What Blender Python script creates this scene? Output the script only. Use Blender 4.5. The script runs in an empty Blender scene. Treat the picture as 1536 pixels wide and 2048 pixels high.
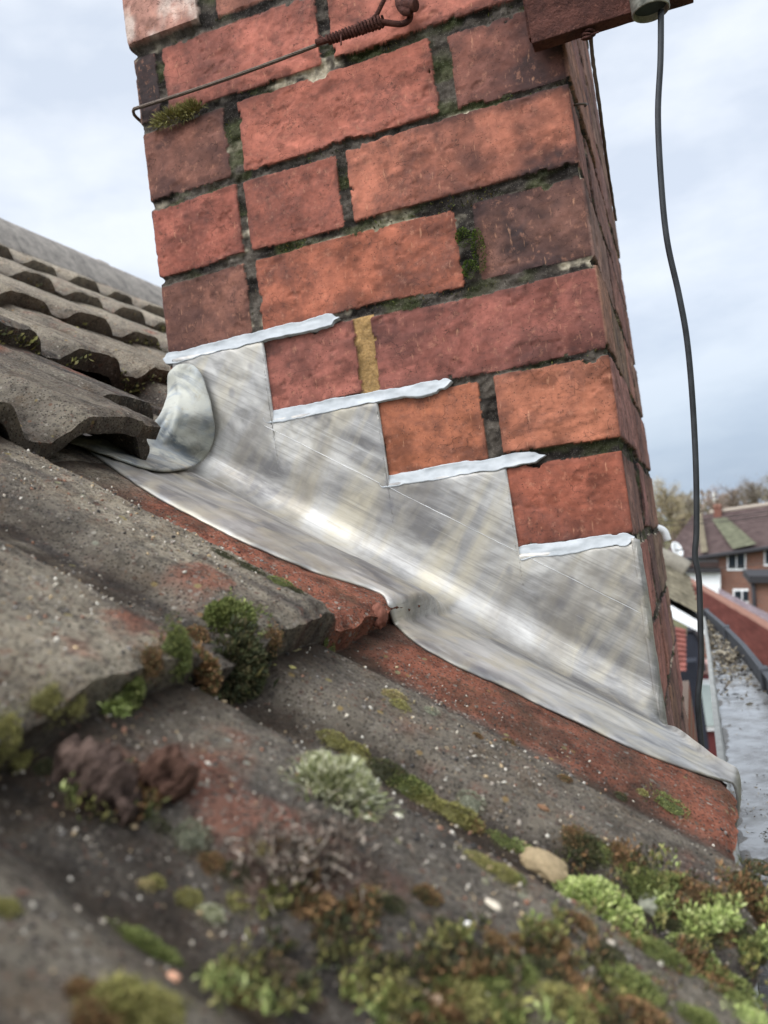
import bpy, bmesh, math, random
import numpy as np
from mathutils import Vector, Matrix
random.seed(7); rng = np.random.default_rng(7)
scn = bpy.context.scene
COL = scn.collection

# ------------------------------------------------------------------ camera
CAM = np.array([0.0505, -0.8292, 0.0116]); YAW, PIT, ROL = -0.3348, 0.0512, -0.1297
FPX, IW, IH = 1750.0, 1536.0, 2048.0
_f = np.array([math.sin(YAW)*math.cos(PIT), math.cos(YAW)*math.cos(PIT), math.sin(PIT)])
_r0 = np.array([math.cos(YAW), -math.sin(YAW), 0.0]); _u0 = np.cross(_r0, _f)
_r = _r0*math.cos(ROL) + _u0*math.sin(ROL); _u = -_r0*math.sin(ROL) + _u0*math.cos(ROL)
cam = bpy.data.cameras.new('camera'); camo = bpy.data.objects.new('camera', cam); COL.objects.link(camo)
M = Matrix.Identity(4)
for i in range(3):
    M[i][0], M[i][1], M[i][2], M[i][3] = _r[i], _u[i], -_f[i], CAM[i]
camo.matrix_world = M
cam.sensor_fit = 'VERTICAL'; cam.sensor_height = 36.0; cam.lens = FPX/IH*36.0
cam.clip_start = 0.01; cam.clip_end = 3000
cam.dof.use_dof = True; cam.dof.focus_distance = 0.76; cam.dof.aperture_fstop = 9.5
scn.camera = camo

# ------------------------------------------------------------------ light
SUN_EL, SUN_AZ = math.radians(52), math.radians(205)     # azimuth: 0 = +Y, clockwise
sund = np.array([math.sin(SUN_AZ)*math.cos(SUN_EL), math.cos(SUN_AZ)*math.cos(SUN_EL), math.sin(SUN_EL)])
w = bpy.data.worlds.new('World'); scn.world = w; w.use_nodes = True
nt = w.node_tree; nt.nodes.clear()
def wn(t, **k):
    n = nt.nodes.new(t)
    for a, b in k.items(): setattr(n, a, b)
    return n
out = wn('ShaderNodeOutputWorld'); bg = wn('ShaderNodeBackground'); bg.inputs['Strength'].default_value = 0.1
sky = wn('ShaderNodeTexSky'); sky.sky_type = 'NISHITA'; sky.sun_disc = False
sky.sun_elevation = SUN_EL; sky.sun_rotation = SUN_AZ; sky.air_density = 1.0; sky.dust_density = 2.0
tc = wn('ShaderNodeTexCoord')
mp = wn('ShaderNodeMapping'); mp.inputs['Scale'].default_value = (1.5, 1.5, 3.6)
nz = wn('ShaderNodeTexNoise'); nz.inputs['Scale'].default_value = 2.6; nz.inputs['Detail'].default_value = 6; nz.inputs['Roughness'].default_value = .55
nt.links.new(tc.outputs['Generated'], mp.inputs['Vector']); nt.links.new(mp.outputs['Vector'], nz.inputs['Vector'])
cr = wn('ShaderNodeValToRGB'); e = cr.color_ramp.elements
e[0].position, e[0].color = .36, (4.9, 5.4, 6.2, 1); e[1].position, e[1].color = .62, (6.5, 6.85, 7.35, 1)
nt.links.new(nz.outputs['Fac'], cr.inputs['Fac'])
# thicker, darker cloud low over the horizon, brighter around the veiled sun
sep = wn('ShaderNodeSeparateXYZ'); nt.links.new(tc.outputs['Generated'], sep.inputs[0])
hr = wn('ShaderNodeValToRGB'); e = hr.color_ramp.elements
e[0].position, e[0].color = .0, (.50, .585, .69, 1); e[1].position, e[1].color = .26, (1, 1, 1, 1)
nt.links.new(sep.outputs['Z'], hr.inputs['Fac'])
ml = wn('ShaderNodeMix', data_type='RGBA', blend_type='MULTIPLY'); ml.inputs['Factor'].default_value = 1
nt.links.new(cr.outputs['Color'], ml.inputs['A']); nt.links.new(hr.outputs['Color'], ml.inputs['B'])
dp = wn('ShaderNodeVectorMath', operation='DOT_PRODUCT'); dp.inputs[1].default_value = tuple(sund)
nt.links.new(tc.outputs['Generated'], dp.inputs[0])
mr = wn('ShaderNodeMapRange'); mr.inputs['From Min'].default_value = .25; mr.inputs['From Max'].default_value = 1
mr.inputs['To Min'].default_value = 1.0; mr.inputs['To Max'].default_value = 3.3
nt.links.new(dp.outputs['Value'], mr.inputs['Value'])
sc_ = wn('ShaderNodeVectorMath', operation='SCALE'); nt.links.new(ml.outputs['Result'], sc_.inputs[0]); nt.links.new(mr.outputs['Result'], sc_.inputs['Scale'])
mx = wn('ShaderNodeMix', data_type='RGBA'); mx.inputs['Factor'].default_value = .86
nt.links.new(sky.outputs['Color'], mx.inputs['A']); nt.links.new(sc_.outputs[0], mx.inputs['B'])
nt.links.new(mx.outputs['Result'], bg.inputs['Color']); nt.links.new(bg.outputs[0], out.inputs['Surface'])
sl = bpy.data.lights.new('sun', 'SUN'); sl.energy = 1.5; sl.angle = math.radians(45); sl.color = (1, .98, .95)
so = bpy.data.objects.new('sun', sl); COL.objects.link(so)
so.rotation_euler = Vector(-sund).to_track_quat('-Z', 'Y').to_euler()
scn.view_settings.view_transform = 'Standard'; scn.view_settings.look = 'None'
scn.view_settings.exposure = 0.68; scn.view_settings.gamma = 1
scn.cycles.max_bounces = 6; scn.cycles.use_denoising = True

# ------------------------------------------------------------------ pixel helpers (reference is 1536 x 2048)
def ray(x, y):
    d = _f + _r*(x-768)/FPX - _u*(y-1024)/FPX
    return d/np.linalg.norm(d)
def onplane(x, y, P, N_):
    d = ray(x, y); t = ((np.asarray(P, float)-CAM)@N_)/(d@N_); return CAM + t*d
AX, AY, AZ = np.eye(3)
def atY(x, y, Y): return onplane(x, y, (0, Y, 0), AY)

# ------------------------------------------------------------------ noise
def _h(ix, iy, iz):
    n = (ix*374761393 + iy*668265263 + iz*2147483647) & 0xffffffff
    n = ((n ^ (n >> 13))*1274126177) & 0xffffffff
    n = ((n ^ (n >> 16))*2246822519) & 0xffffffff
    return ((n ^ (n >> 15)) & 0xffffff)/float(0xffffff)
def vnoise(x, y, z=0.0):
    x, y, z = np.broadcast_arrays(np.asarray(x, float), np.asarray(y, float), np.asarray(z, float))
    xi, yi, zi = np.floor(x), np.floor(y), np.floor(z); fx, fy, fz = x-xi, y-yi, z-zi
    xi, yi, zi = xi.astype(np.int64), yi.astype(np.int64), zi.astype(np.int64)
    fx, fy, fz = [t*t*t*(t*(t*6-15)+10) for t in (fx, fy, fz)]
    o = 0
    for a in (0, 1):
        for b in (0, 1):
            for c in (0, 1):
                wgt = (fx if a else 1-fx)*(fy if b else 1-fy)*(fz if c else 1-fz)
                o = o + wgt*_h(xi+a, yi+b, zi+c)
    return o*2-1
def fbm(x, y, z=0.0, o=4, g=.5):
    s = 0; a = 1; f = 1; n = 0
    for i in range(o):
        s = s + a*vnoise(np.asarray(x)*f+17.3*i, np.asarray(y)*f-9.1*i, np.asarray(z)*f+5.7*i); n += a; a *= g; f *= 2.03
    return s/n
def sstep(a, b, x):
    t = np.clip((x-a)/(b-a), 0, 1); return t*t*(3-2*t)
def lin(r, g, b, k=1.0):
    c = np.array([r, g, b])/255.0
    return np.where(c <= .04045, c/12.92, ((c+.055)/1.055)**2.4)*k

# ------------------------------------------------------------------ objects
def link(o, parent=None):
    COL.objects.link(o)
    if parent is not None: o.parent = parent
    return o
def tag(o, label=None, cat=None, group=None, kind=None):
    if label: o['label'] = label
    if cat: o['category'] = cat
    if group: o['group'] = group
    if kind: o['kind'] = kind
    return o
def empty(name, loc=(0, 0, 0)):
    o = bpy.data.objects.new(name, None); o.location = loc; o.empty_display_size = .02
    return link(o)
def mesh(name, v, f, mat=None, parent=None, smooth=True, attrs=None, origin=None):
    v = np.asarray(v, float)
    off = np.zeros(3)
    q_ = parent
    while q_ is not None: off = off+np.array(q_.location); q_ = q_.parent
    if parent is not None: pass
    elif origin is not None: off = np.asarray(origin, float)
    me = bpy.data.meshes.new(name)
    if isinstance(f, np.ndarray):
        k = f.shape[1]
        me.vertices.add(len(v)); me.vertices.foreach_set('co', (v-off).ravel())
        me.loops.add(f.size); me.loops.foreach_set('vertex_index', f.ravel().astype(np.int32))
        me.polygons.add(len(f)); me.polygons.foreach_set('loop_start', np.arange(0, f.size, k, dtype=np.int32))
        me.update(calc_edges=True); me.validate()
    else:
        me.from_pydata([tuple(p) for p in (v-off)], [], f); me.update()
    if attrs:
        for n, a in attrs.items():
            a = np.asarray(a, float)
            if a.shape[1] == 3: a = np.concatenate([a, np.ones((len(a), 1))], 1)
            at = me.attributes.new(n, 'FLOAT_COLOR', 'POINT'); at.data.foreach_set('color', a.astype(np.float32).ravel())
    if smooth: me.polygons.foreach_set('use_smooth', np.ones(len(me.polygons), bool))
    if mat: me.materials.append(mat)
    o = bpy.data.objects.new(name, me)
    if parent is None and origin is not None: o.location = off
    return link(o, parent)
def grid_faces(nr, nc, close=False):
    i = np.arange(nr-1)[:, None]; j = np.arange(nc if close else nc-1)[None, :]
    a = i*nc+j; b = i*nc+(j+1) % nc
    return np.stack([a, b, b+nc, a+nc], -1).reshape(-1, 4)
def tube(path, rad, n=10, caps=True, jitter=0):
    P = np.asarray(path, float); m = len(P)
    rad = np.full(m, rad) if np.isscalar(rad) else np.asarray(rad, float)
    T = np.gradient(P, axis=0); T /= np.linalg.norm(T, axis=1)[:, None]+1e-12
    up = np.array([0, 1, 0.]) if abs(T[0]@np.array([0, 1, 0.])) < .9 else np.array([1., 0, 0])
    A = np.zeros_like(P); B = np.zeros_like(P); a = np.cross(T[0], up)
    for i in range(m):
        a = a-T[i]*(a@T[i]); a /= np.linalg.norm(a); A[i] = a; B[i] = np.cross(T[i], a)
    th = np.linspace(0, 2*np.pi, n, endpoint=False)
    R = rad[:, None]*np.ones(n)
    if jitter: R = R*(1+jitter*rng.normal(size=(m, n)))
    V = P[:, None]+(A[:, None]*np.cos(th)[None, :, None]+B[:, None]*np.sin(th)[None, :, None])*R[..., None]
    V = V.reshape(-1, 3); F = [tuple(q) for q in grid_faces(m, n, True)]
    if caps: F.append(tuple(range(n))[::-1]); F.append(tuple(range((m-1)*n, m*n)))
    return V, F
def box(c, s, rot=None):
    v = np.array([[x, y, z] for x in (-.5, .5) for y in (-.5, .5) for z in (-.5, .5)])*np.asarray(s)
    if rot is not None: v = v@rot.T
    return v+np.asarray(c), [(0, 1, 3, 2), (4, 6, 7, 5), (0, 4, 5, 1), (2, 3, 7, 6), (0, 2, 6, 4), (1, 5, 7, 3)]
def joinm(*vf):
    V = []; F = []; n = 0
    for v, f in vf:
        V.append(np.asarray(v)); F += [tuple(int(i)+n for i in q) for q in f]; n += len(v)
    return np.concatenate(V), F
def catmull(pts, n=8):
    P = np.asarray(pts, float); P = np.vstack([2*P[0]-P[1], P, 2*P[-1]-P[-2]]); o = []
    for i in range(1, len(P)-2):
        for t in np.linspace(0, 1, n, endpoint=False):
            a, b, c, d = P[i-1:i+3]
            o.append(.5*((2*b)+(c-a)*t+(2*a-5*b+4*c-d)*t*t+(3*b-a-3*c+d)*t**3))
    o.append(P[-2]); return np.array(o)
def bevel(o, wdt, seg=2):
    m = o.modifiers.new('bevel', 'BEVEL'); m.width = wdt; m.segments = seg; m.limit_method = 'ANGLE'; return o

# ------------------------------------------------------------------ materials
class Mat:
    def __init__(s, name, rough=.8, metal=0.0, spec=.3):
        s.m = bpy.data.materials.new(name); s.m.use_nodes = True; s.t = s.m.node_tree
        s.b = s.t.nodes['Principled BSDF']; s.b.inputs['Roughness'].default_value = rough
        s.b.inputs['Metallic'].default_value = metal; s.b.inputs['Specular IOR Level'].default_value = spec
        s.tc = s.n('ShaderNodeTexCoord').outputs['Object']; s.h = None
    def n(s, t, **k):
        n = s.t.nodes.new(t)
        for a, b in k.items(): setattr(n, a, b)
        return n
    def l(s, a, b): s.t.links.new(a, b)
    def val(s, x, inp):
        if hasattr(x, 'is_output') or hasattr(x, 'links'): s.l(x, inp)
        else: inp.default_value = x
    def attr(s, name): return s.n('ShaderNodeAttribute', attribute_name=name)
    def mapping(s, scale=(1, 1, 1), rot=(0, 0, 0), vec=None):
        n = s.n('ShaderNodeMapping'); n.inputs['Scale'].default_value = scale; n.inputs['Rotation'].default_value = rot
        s.l(vec or s.tc, n.inputs['Vector']); return n.outputs[0]
    def noise(s, scale, detail=4, rough=.55, vec=None, dist=0):
        n = s.n('ShaderNodeTexNoise'); n.inputs['Scale'].default_value = scale; n.inputs['Detail'].default_value = detail
        n.inputs['Roughness'].default_value = rough; n.inputs['Distortion'].default_value = dist
        s.l(vec or s.tc, n.inputs['Vector']); return n.outputs['Fac']
    def voro(s, scale, feature='F1', vec=None, outp='Distance'):
        n = s.n('ShaderNodeTexVoronoi', feature=feature); n.inputs['Scale'].default_value = scale
        s.l(vec or s.tc, n.inputs['Vector']); return n.outputs[outp]
    def ramp(s, fac, *st, interp='LINEAR'):
        n = s.n('ShaderNodeValToRGB'); n.color_ramp.interpolation = interp
        el = n.color_ramp.elements
        while len(el) < len(st): el.new(.5)
        for k, (p, c) in enumerate(st):
            el[k].position = p
            el[k].color = (c, c, c, 1) if np.isscalar(c) else (*c[:3], 1)
        s.l(fac, n.inputs['Fac']); return n.outputs['Color']
    def mix(s, f, a, b, blend='MIX'):
        n = s.n('ShaderNodeMix', data_type='RGBA', blend_type=blend)
        s.val(f, n.inputs['Factor'])
        for x, i in ((a, 'A'), (b, 'B')):
            if isinstance(x, (tuple, list, np.ndarray)): n.inputs[i].default_value = (*x[:3], 1)
            else: s.l(x, n.inputs[i])
        return n.outputs['Result']
    def math(s, op, a, b=0.0, clamp=False):
        n = s.n('ShaderNodeMath', operation=op, use_clamp=clamp); s.val(a, n.inputs[0]); s.val(b, n.inputs[1]); return n.outputs[0]
    def base(s, c):
        if isinstance(c, (tuple, list, np.ndarray)): s.b.inputs['Base Color'].default_value = (*c[:3], 1)
        else: s.l(c, s.b.inputs['Base Color'])
    def rough(s, r): s.val(r, s.b.inputs['Roughness'])
    def bump(s, h, strength=.5, dist=.002):
        n = s.n('ShaderNodeBump'); n.inputs['Strength'].default_value = strength; n.inputs['Distance'].default_value = dist
        s.l(h, n.inputs['Height'])
        if s.h is not None: s.l(s.h, n.inputs['Normal'])
        s.h = n.outputs[0]; s.l(s.h, s.b.inputs['Normal'])

def simple(name, c, rough=.8, metal=0., var=.25, scale=30, bump=.2, dist=.002, spec=.3):
    m = Mat(name, rough, metal, spec)
    f = m.noise(scale, 5, .6)
    m.base(m.mix(m.ramp(f, (.25, 0), (.75, 1)), np.array(c)*(1-var), np.minimum(np.array(c)*(1+var), 1)))
    if bump: m.bump(m.noise(scale*3, 4, .6), bump, dist)
    return m.m

def m_brick():
    m = Mat('weathered_red_brick', .9, spec=.18)
    c = m.attr('Col').outputs['Color']
    c = m.mix(1, c, m.ramp(m.noise(16, 6, .65, dist=.6), (.25, .55), (.5, .98), (.72, 1.28)), 'MULTIPLY')
    c = m.mix(1, c, m.ramp(m.noise(85, 6, .7), (.25, .66), (.72, 1.22)), 'MULTIPLY')
    # sooty veil, drag marks and scratches across the face
    veil = m.ramp(m.noise(10, 6, .75, dist=1.2), (.44, 0), (.66, .75))
    c = m.mix(m.math('MULTIPLY', veil, m.ramp(m.noise(120, 5, .75), (.3, .2), (.6, 1))), c, lin(84, 60, 56))
    c = m.mix(m.ramp(m.noise(1, 5, .7, m.mapping((70, 60, 330), (0, .35, 0))), (.56, 0), (.74, .5)), c, lin(78, 52, 46))
    c = m.mix(m.ramp(m.noise(1, 4, .6, m.mapping((240, 60, 60), (0, -.5, 0))), (.63, 0), (.76, .45)), c, lin(214, 160, 126))
    c = m.mix(m.ramp(m.noise(120, 6, .7), (.56, 0), (.74, .40)), c, lin(200, 142, 114))
    c = m.mix(m.ramp(m.math('MULTIPLY', m.noise(260, 5, .75, m.mapping(rot=(.3, .4, .1))), m.ramp(m.noise(30, 4, .7), (.3, .7), (.65, 1.08))), (.54, 0), (.66, .6)), c, lin(66, 47, 42))
    pit = m.math('MULTIPLY', m.ramp(m.voro(270, vec=m.mapping((1, 1, 1.3))), (.10, 1), (.22, 0)), m.ramp(m.noise(40, 3, .6), (.44, 0), (.58, 1)))
    c = m.mix(m.math('MULTIPLY', pit, .85), c, lin(48, 36, 32))
    cv = m.n('ShaderNodeVectorMath', operation='ADD'); nn_ = m.n('ShaderNodeTexNoise'); nn_.inputs['Scale'].default_value = 60; nn_.inputs['Detail'].default_value = 4; m.l(m.tc, nn_.inputs['Vector'])
    nsc = m.n('ShaderNodeVectorMath', operation='SCALE'); nsc.inputs['Scale'].default_value = .02; m.l(nn_.outputs['Color'], nsc.inputs[0]); m.l(m.tc, cv.inputs[0]); m.l(nsc.outputs[0], cv.inputs[1])
    crack = m.ramp(m.voro(52, 'DISTANCE_TO_EDGE', vec=m.mapping((1, 1, 1.7), vec=cv.outputs[0])), (.0, 1), (.022, 0))
    crack = m.math('MULTIPLY', crack, m.ramp(m.noise(22, 3, .6), (.50, 0), (.60, 1)))
    c = m.mix(m.math('MULTIPLY', crack, .8), c, lin(50, 37, 33))
    m.base(c)
    m.bump(m.noise(520, 5, .8), .45, .0007); m.bump(m.math('ADD', pit, crack), -.7, .0011); m.bump(m.noise(140, 6, .7), .16, .0015)
    return m.m
def m_mortar():
    m = Mat('sooty_mortar', .95, spec=.12)
    c = m.attr('Col').outputs['Color']
    c = m.mix(1, c, m.ramp(m.noise(170, 5, .7), (.25, .5), (.75, 1.5)), 'MULTIPLY')
    c = m.mix(m.ramp(m.voro(600), (.08, .5), (.22, 0)), c, lin(168, 160, 145))
    m.base(c); m.bump(m.noise(230, 5, .75), .9, .003); return m.m
def m_tile():
    m = Mat('weathered_concrete_tile', .92, spec=.16)
    a = m.attr('Col'); sx = m.n('ShaderNodeSeparateColor'); m.l(a.outputs['Color'], sx.inputs[0])
    red, pale, dirt = sx.outputs[0], sx.outputs[1], sx.outputs[2]
    c = m.mix(m.ramp(m.noise(26, 6, .7), (.3, 0), (.7, 1)), lin(74, 69, 65), lin(122, 114, 106))
    c = m.mix(m.math('MULTIPLY', pale, m.ramp(m.noise(150, 6, .8), (.26, 0), (.52, 1))), c, lin(204, 190, 166))
    rc = m.mix(m.ramp(m.noise(60, 6, .75), (.3, 0), (.7, 1)), lin(150, 88, 68), lin(216, 140, 112))
    c = m.mix(m.math('MULTIPLY', red, m.ramp(m.noise(210, 5, .8), (.24, .4), (.42, 1))), c, rc)
    # sand and aggregate grains of two sizes
    for sc_k, cut, amt in ((460, .50, .75), (250, .72, .85)):
        g = m.voro(sc_k); sg = m.n('ShaderNodeSeparateColor'); m.l(m.voro(sc_k, outp='Color'), sg.inputs[0])
        grain = m.math('MULTIPLY', m.ramp(g, (.30, 1), (.46, 0)), m.ramp(sg.outputs[0], (cut, 0), (cut+.05, 1)))
        c = m.mix(m.math('MULTIPLY', grain, amt), c, m.ramp(sg.outputs[1], (0, lin(206, 196, 180)), (.4, lin(150, 138, 125)), (.75, lin(110, 102, 96)), (1, lin(150, 112, 92))))
    dg = m.math('MULTIPLY', m.ramp(m.voro(400, vec=m.mapping((1, 1, 1), (.4, .2, .1))), (.16, 1), (.36, 0)), .8)
    c = m.mix(m.ramp(m.noise(34, 6, .75, m.mapping(rot=(.2, .9, .4))), (.52, 0), (.68, .5)), c, lin(128, 102, 74))
    c = m.mix(m.ramp(m.noise(75, 6, .8, m.mapping(rot=(.9, .3, .4))), (.60, 0), (.68, .65)), c, lin(168, 104, 82))
    c = m.mix(dg, c, lin(30, 28, 27))
    c = m.mix(m.ramp(m.noise(55, 6, .75, m.mapping(rot=(.7, .1, .4))), (.5, 0), (.66, .6)), c, lin(38, 35, 34))
    # lichen: small pale and ochre spots with a ragged rim
    lv = m.mapping((1, 1, 1), (.2, .5, .9))
    ld = m.voro(95, vec=lv); lc = m.n('ShaderNodeSeparateColor'); m.l(m.voro(95, outp='Color', vec=lv), lc.inputs[0])
    lr = m.math('ADD', ld, m.math('MULTIPLY', m.noise(300, 4, .7), .25))
    lm = m.math('MULTIPLY', m.ramp(lr, (.27, 1), (.34, 0)), m.ramp(lc.outputs[0], (.80, 0), (.84, 1)))
    c = m.mix(m.math('MULTIPLY', lm, .8), c, m.ramp(lc.outputs[1], (0, lin(196, 196, 186)), (.45, lin(176, 172, 120)), (.75, lin(196, 168, 106)), (1, lin(158, 110, 84))))
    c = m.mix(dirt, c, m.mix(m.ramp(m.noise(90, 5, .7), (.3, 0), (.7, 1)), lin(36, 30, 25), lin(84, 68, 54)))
    m.base(c)
    m.bump(m.noise(520, 4, .75), .9, .0022); m.bump(g, -.6, .0014); m.bump(m.noise(130, 6, .75), .8, .004)
    return m.m
def m_lead(name, a, b, old=False):
    m = Mat(name, .38, .45, .4)
    sv = m.mapping(rot=(0, -math.radians(33.7), 0))       # x along the roof slope, z square to it: dressing streaks run with the slope
    st = m.noise(1, 5, .6, m.mapping((9, 60, 420), vec=sv))
    band = m.noise(1, 4, .55, m.mapping((30, 20, 5), (0, 0, 0), vec=sv), dist=.6)
    blot = m.noise(1, 6, .62, m.mapping((6, 16, 26), vec=sv), dist=.5)
    c = m.mix(m.ramp(blot, (.36, 0), (.62, 1)), lin(*a), lin(*b))
    warm = m.ramp(band, (.46, 0), (.66, 1))
    c = m.mix(m.math('MULTIPLY', warm, .60), c, lin(182, 172, 148))
    c = m.mix(m.math('MULTIPLY', m.ramp(m.noise(1, 5, .6, m.mapping((12, 9, 5), vec=sv)), (.50, 0), (.68, 1)), .7), c, lin(112, 107, 102))
    c = m.mix(m.ramp(st, (.52, 0), (.72, .6)), c, lin(112, 108, 102))
    c = m.mix(m.ramp(st, (.20, .5), (.38, 0)), c, lin(214, 213, 208))
    scr = m.noise(1, 2, .4, m.mapping((26, 26, 900), (0, .05, 0), vec=sv))
    scr2 = m.noise(1, 2, .4, m.mapping((700, 30, 40), (0, math.radians(-20), .3)))
    c = m.mix(m.ramp(scr, (.75, 0), (.80, .4)), c, lin(220, 220, 218))
    c = m.mix(m.ramp(scr2, (.82, 0), (.86, .15)), c, lin(225, 225, 222))
    dent = m.math('MULTIPLY', m.ramp(m.voro(46, vec=m.mapping((1, 1, .7), (0, .6, 0))), (.10, 1), (.24, 0)), m.ramp(m.noise(10, 2), (.50, 0), (.58, 1)))
    c = m.mix(m.math('MULTIPLY', dent, .45), c, lin(92, 92, 100))
    if old:
        ox = m.ramp(m.noise(22, 6, .7, dist=1.2), (.44, 0), (.58, 1))
        c = m.mix(m.math('MULTIPLY', ox, .9), c, lin(170, 169, 158))
        c = m.mix(m.ramp(m.noise(60, 5, .7), (.60, 0), (.78, .6)), c, lin(136, 124, 92))
        m.b.inputs['Metallic'].default_value = .35
        m.rough(m.ramp(m.noise(40, 5, .6), (.3, .5), (.7, .8)))
    else:
        m.rough(m.ramp(m.noise(30, 5, .65), (.28, .38), (.72, .62)))
    m.base(c)
    m.bump(st, .10, .0006); m.bump(dent, -.5, .0022); m.bump(m.noise(26, 4, .55), .12, .005); m.bump(m.noise(300, 4, .6), .12, .0006)
    return m.m
def m_attr(name, rough=.8, spec=.2, sub=0., bumps=None, var=None):
    m = Mat(name, rough, 0, spec); c = m.attr('Col').outputs['Color']
    if var: c = m.mix(1, c, m.ramp(m.noise(var, 5, .6), (.25, .72), (.75, 1.25)), 'MULTIPLY')
    m.base(c)
    if bumps: m.bump(m.noise(bumps[0], 5, .65), bumps[1], bumps[2])
    return m.m
def m_rust():
    m = Mat('flaking_rust', .88, .15, .2)
    c = m.mix(m.ramp(m.noise(70, 6, .7), (.3, 0), (.7, 1)), lin(62, 40, 36), lin(112, 72, 62))
    c = m.mix(m.ramp(m.noise(210, 4, .7), (.58, 0), (.72, .7)), c, lin(142, 98, 82))
    c = m.mix(m.ramp(m.voro(260), (.1, .6), (.25, 0)), c, lin(40, 26, 24))
    m.base(c); m.bump(m.noise(160, 6, .75), 1, .008); m.bump(m.noise(520, 3, .6), .5, .001); return m.m
def m_sealant():
    m = Mat('grey_white_sealant', .58, 0, .3)
    c = m.mix(m.ramp(m.noise(45, 4, .6), (.3, 0), (.7, 1)), lin(150, 154, 156), lin(178, 181, 182))
    c = m.mix(m.ramp(m.noise(160, 5, .7), (.66, 0), (.78, .5)), c, lin(140, 138, 132))
    m.base(c); m.bump(m.noise(70, 3, .5, m.mapping((.3, 1, 1))), .2, .003); return m.m
MB = m_brick(); MM = m_mortar(); MT = m_tile(); MR = m_rust(); MSL = m_sealant()
ML = m_lead('new_lead_sheet', (106, 104, 103), (186, 183, 177)); MLO = m_lead('old_lead_sheet', (98, 104, 108), (150, 155, 156), True)
MMOSS = m_attr('moss_leaf', .75, .25); MSTONE = m_attr('grit_stone', .85, .2, bumps=(900, .4, .001), var=300)

# ================================================================== GROUND AND FAR SETTING
GZ = -5.6
m = Mat('winter_grass', .95); m.base(m.mix(m.ramp(m.noise(.25, 6, .6), (.3, 0), (.7, 1)), lin(74, 78, 50), lin(112, 104, 76))); MGRASS = m.m
n = 60; gx = np.linspace(-1, 1, n); X_, Y_ = np.meshgrid(np.sign(gx)*np.abs(gx)**2*1500, np.sign(gx)*np.abs(gx)**2*1500)
dist = np.hypot(X_, Y_); hz = GZ + 3.6*sstep(75, 190, Y_)*(1+.4*fbm(X_/70, Y_/70)) + .3*fbm(X_/20, Y_/20)*sstep(20, 60, dist)
tag(mesh('ground', np.stack([X_, Y_, hz], -1).reshape(-1, 3), grid_faces(n, n), MGRASS), kind='structure')

# ================================================================== CHIMNEY
CW, CD, CH = .465, .62, .0866      # face width, depth, course height
R0 = .005
ZT = np.concatenate([np.arange(-.62, -.20, .005), np.arange(-.20, .60, .0013), np.arange(.60, 1.0, .004)])
P_ = .235
FRONT = {   # row: (joints as (x, half width)), bricks left to right as (rgb, soot at left end, soot at right end)
 0: ([(-.3525, .005), (-.1175, .005)], [((170, 90, 70), .2, .1), ((170, 90, 70), .1, .1), ((166, 80, 58), .0, .15)]),
 1: ([(-.2350, .005), (-.1175, .0085)], [((176, 92, 72), .2, .1), ((190, 106, 70), .0, .06), ((190, 110, 80), .0, .08)]),
 2: ([(-.3525, .005), (-.2350, .0095)], [((150, 86, 74), .5, .2), ((164, 88, 78), .06, .04), ((158, 82, 74), .10, .30)]),
 3: ([(-.3525, .0065), (-.1175, .009)], [((150, 94, 78), .50, .25), ((190, 102, 74), .05, .0), ((124, 80, 70), .50, .95)]),
 4: ([(-.3525, .004), (-.2350, .006)], [((184, 96, 80), .12, .08), ((184, 98, 80), .05, .05), ((186, 106, 82), .0, .95)]),
 5: ([(-.3525, .009), (-.1175, .0095)], [((134, 80, 68), .75, .45), ((186, 100, 82), .15, .04), ((160, 92, 78), .15, .85)]),
 6: ([(-.4320, .004), (-.2350, .007)], [((98, 92, 90), .80, .70), ((190, 104, 88), .20, .18), ((182, 100, 84), .05, .20)]),
 7: ([(-.3640, .010), (-.1290, .006)], [((204, 150, 134), .05, .10), ((190, 120, 100), .2, .3), ((170, 96, 82), .2, .5)]),
}
for r in list(range(-8, 0))+list(range(8, 13)):
    js = [(-.3525, .005), (-.1175, .006)] if r % 2 else [(-.2350, .006), (-.1175, .005)]
    FRONT[r] = (js, [((172+random.randint(-14, 14), 92+random.randint(-8, 8), 74), random.random()*.5, random.random()*.5) for _ in range(3)])
def side_rows(front_corner_header, seed):
    rr = random.Random(seed); d = {}
    for r in FRONT:
        hd = front_corner_header(r)
        js = [(.235, .005), (.3525, .005), (.5, .005)] if hd else [(.1175, .005), (.3525, .005), (.47, .005)]
        d[r] = (js, [((158+rr.randint(-14, 14), 116+rr.randint(-8, 8), 104+rr.randint(-6, 6)), rr.random()*.4, rr.random()*.4) for _ in range(4)])
    return d
RIGHT = side_rows(lambda r: (FRONT[r][0][-1][0] > -.2), 3); LEFT = side_rows(lambda r: (FRONT[r][0][0][0] < -.3), 5)
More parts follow.
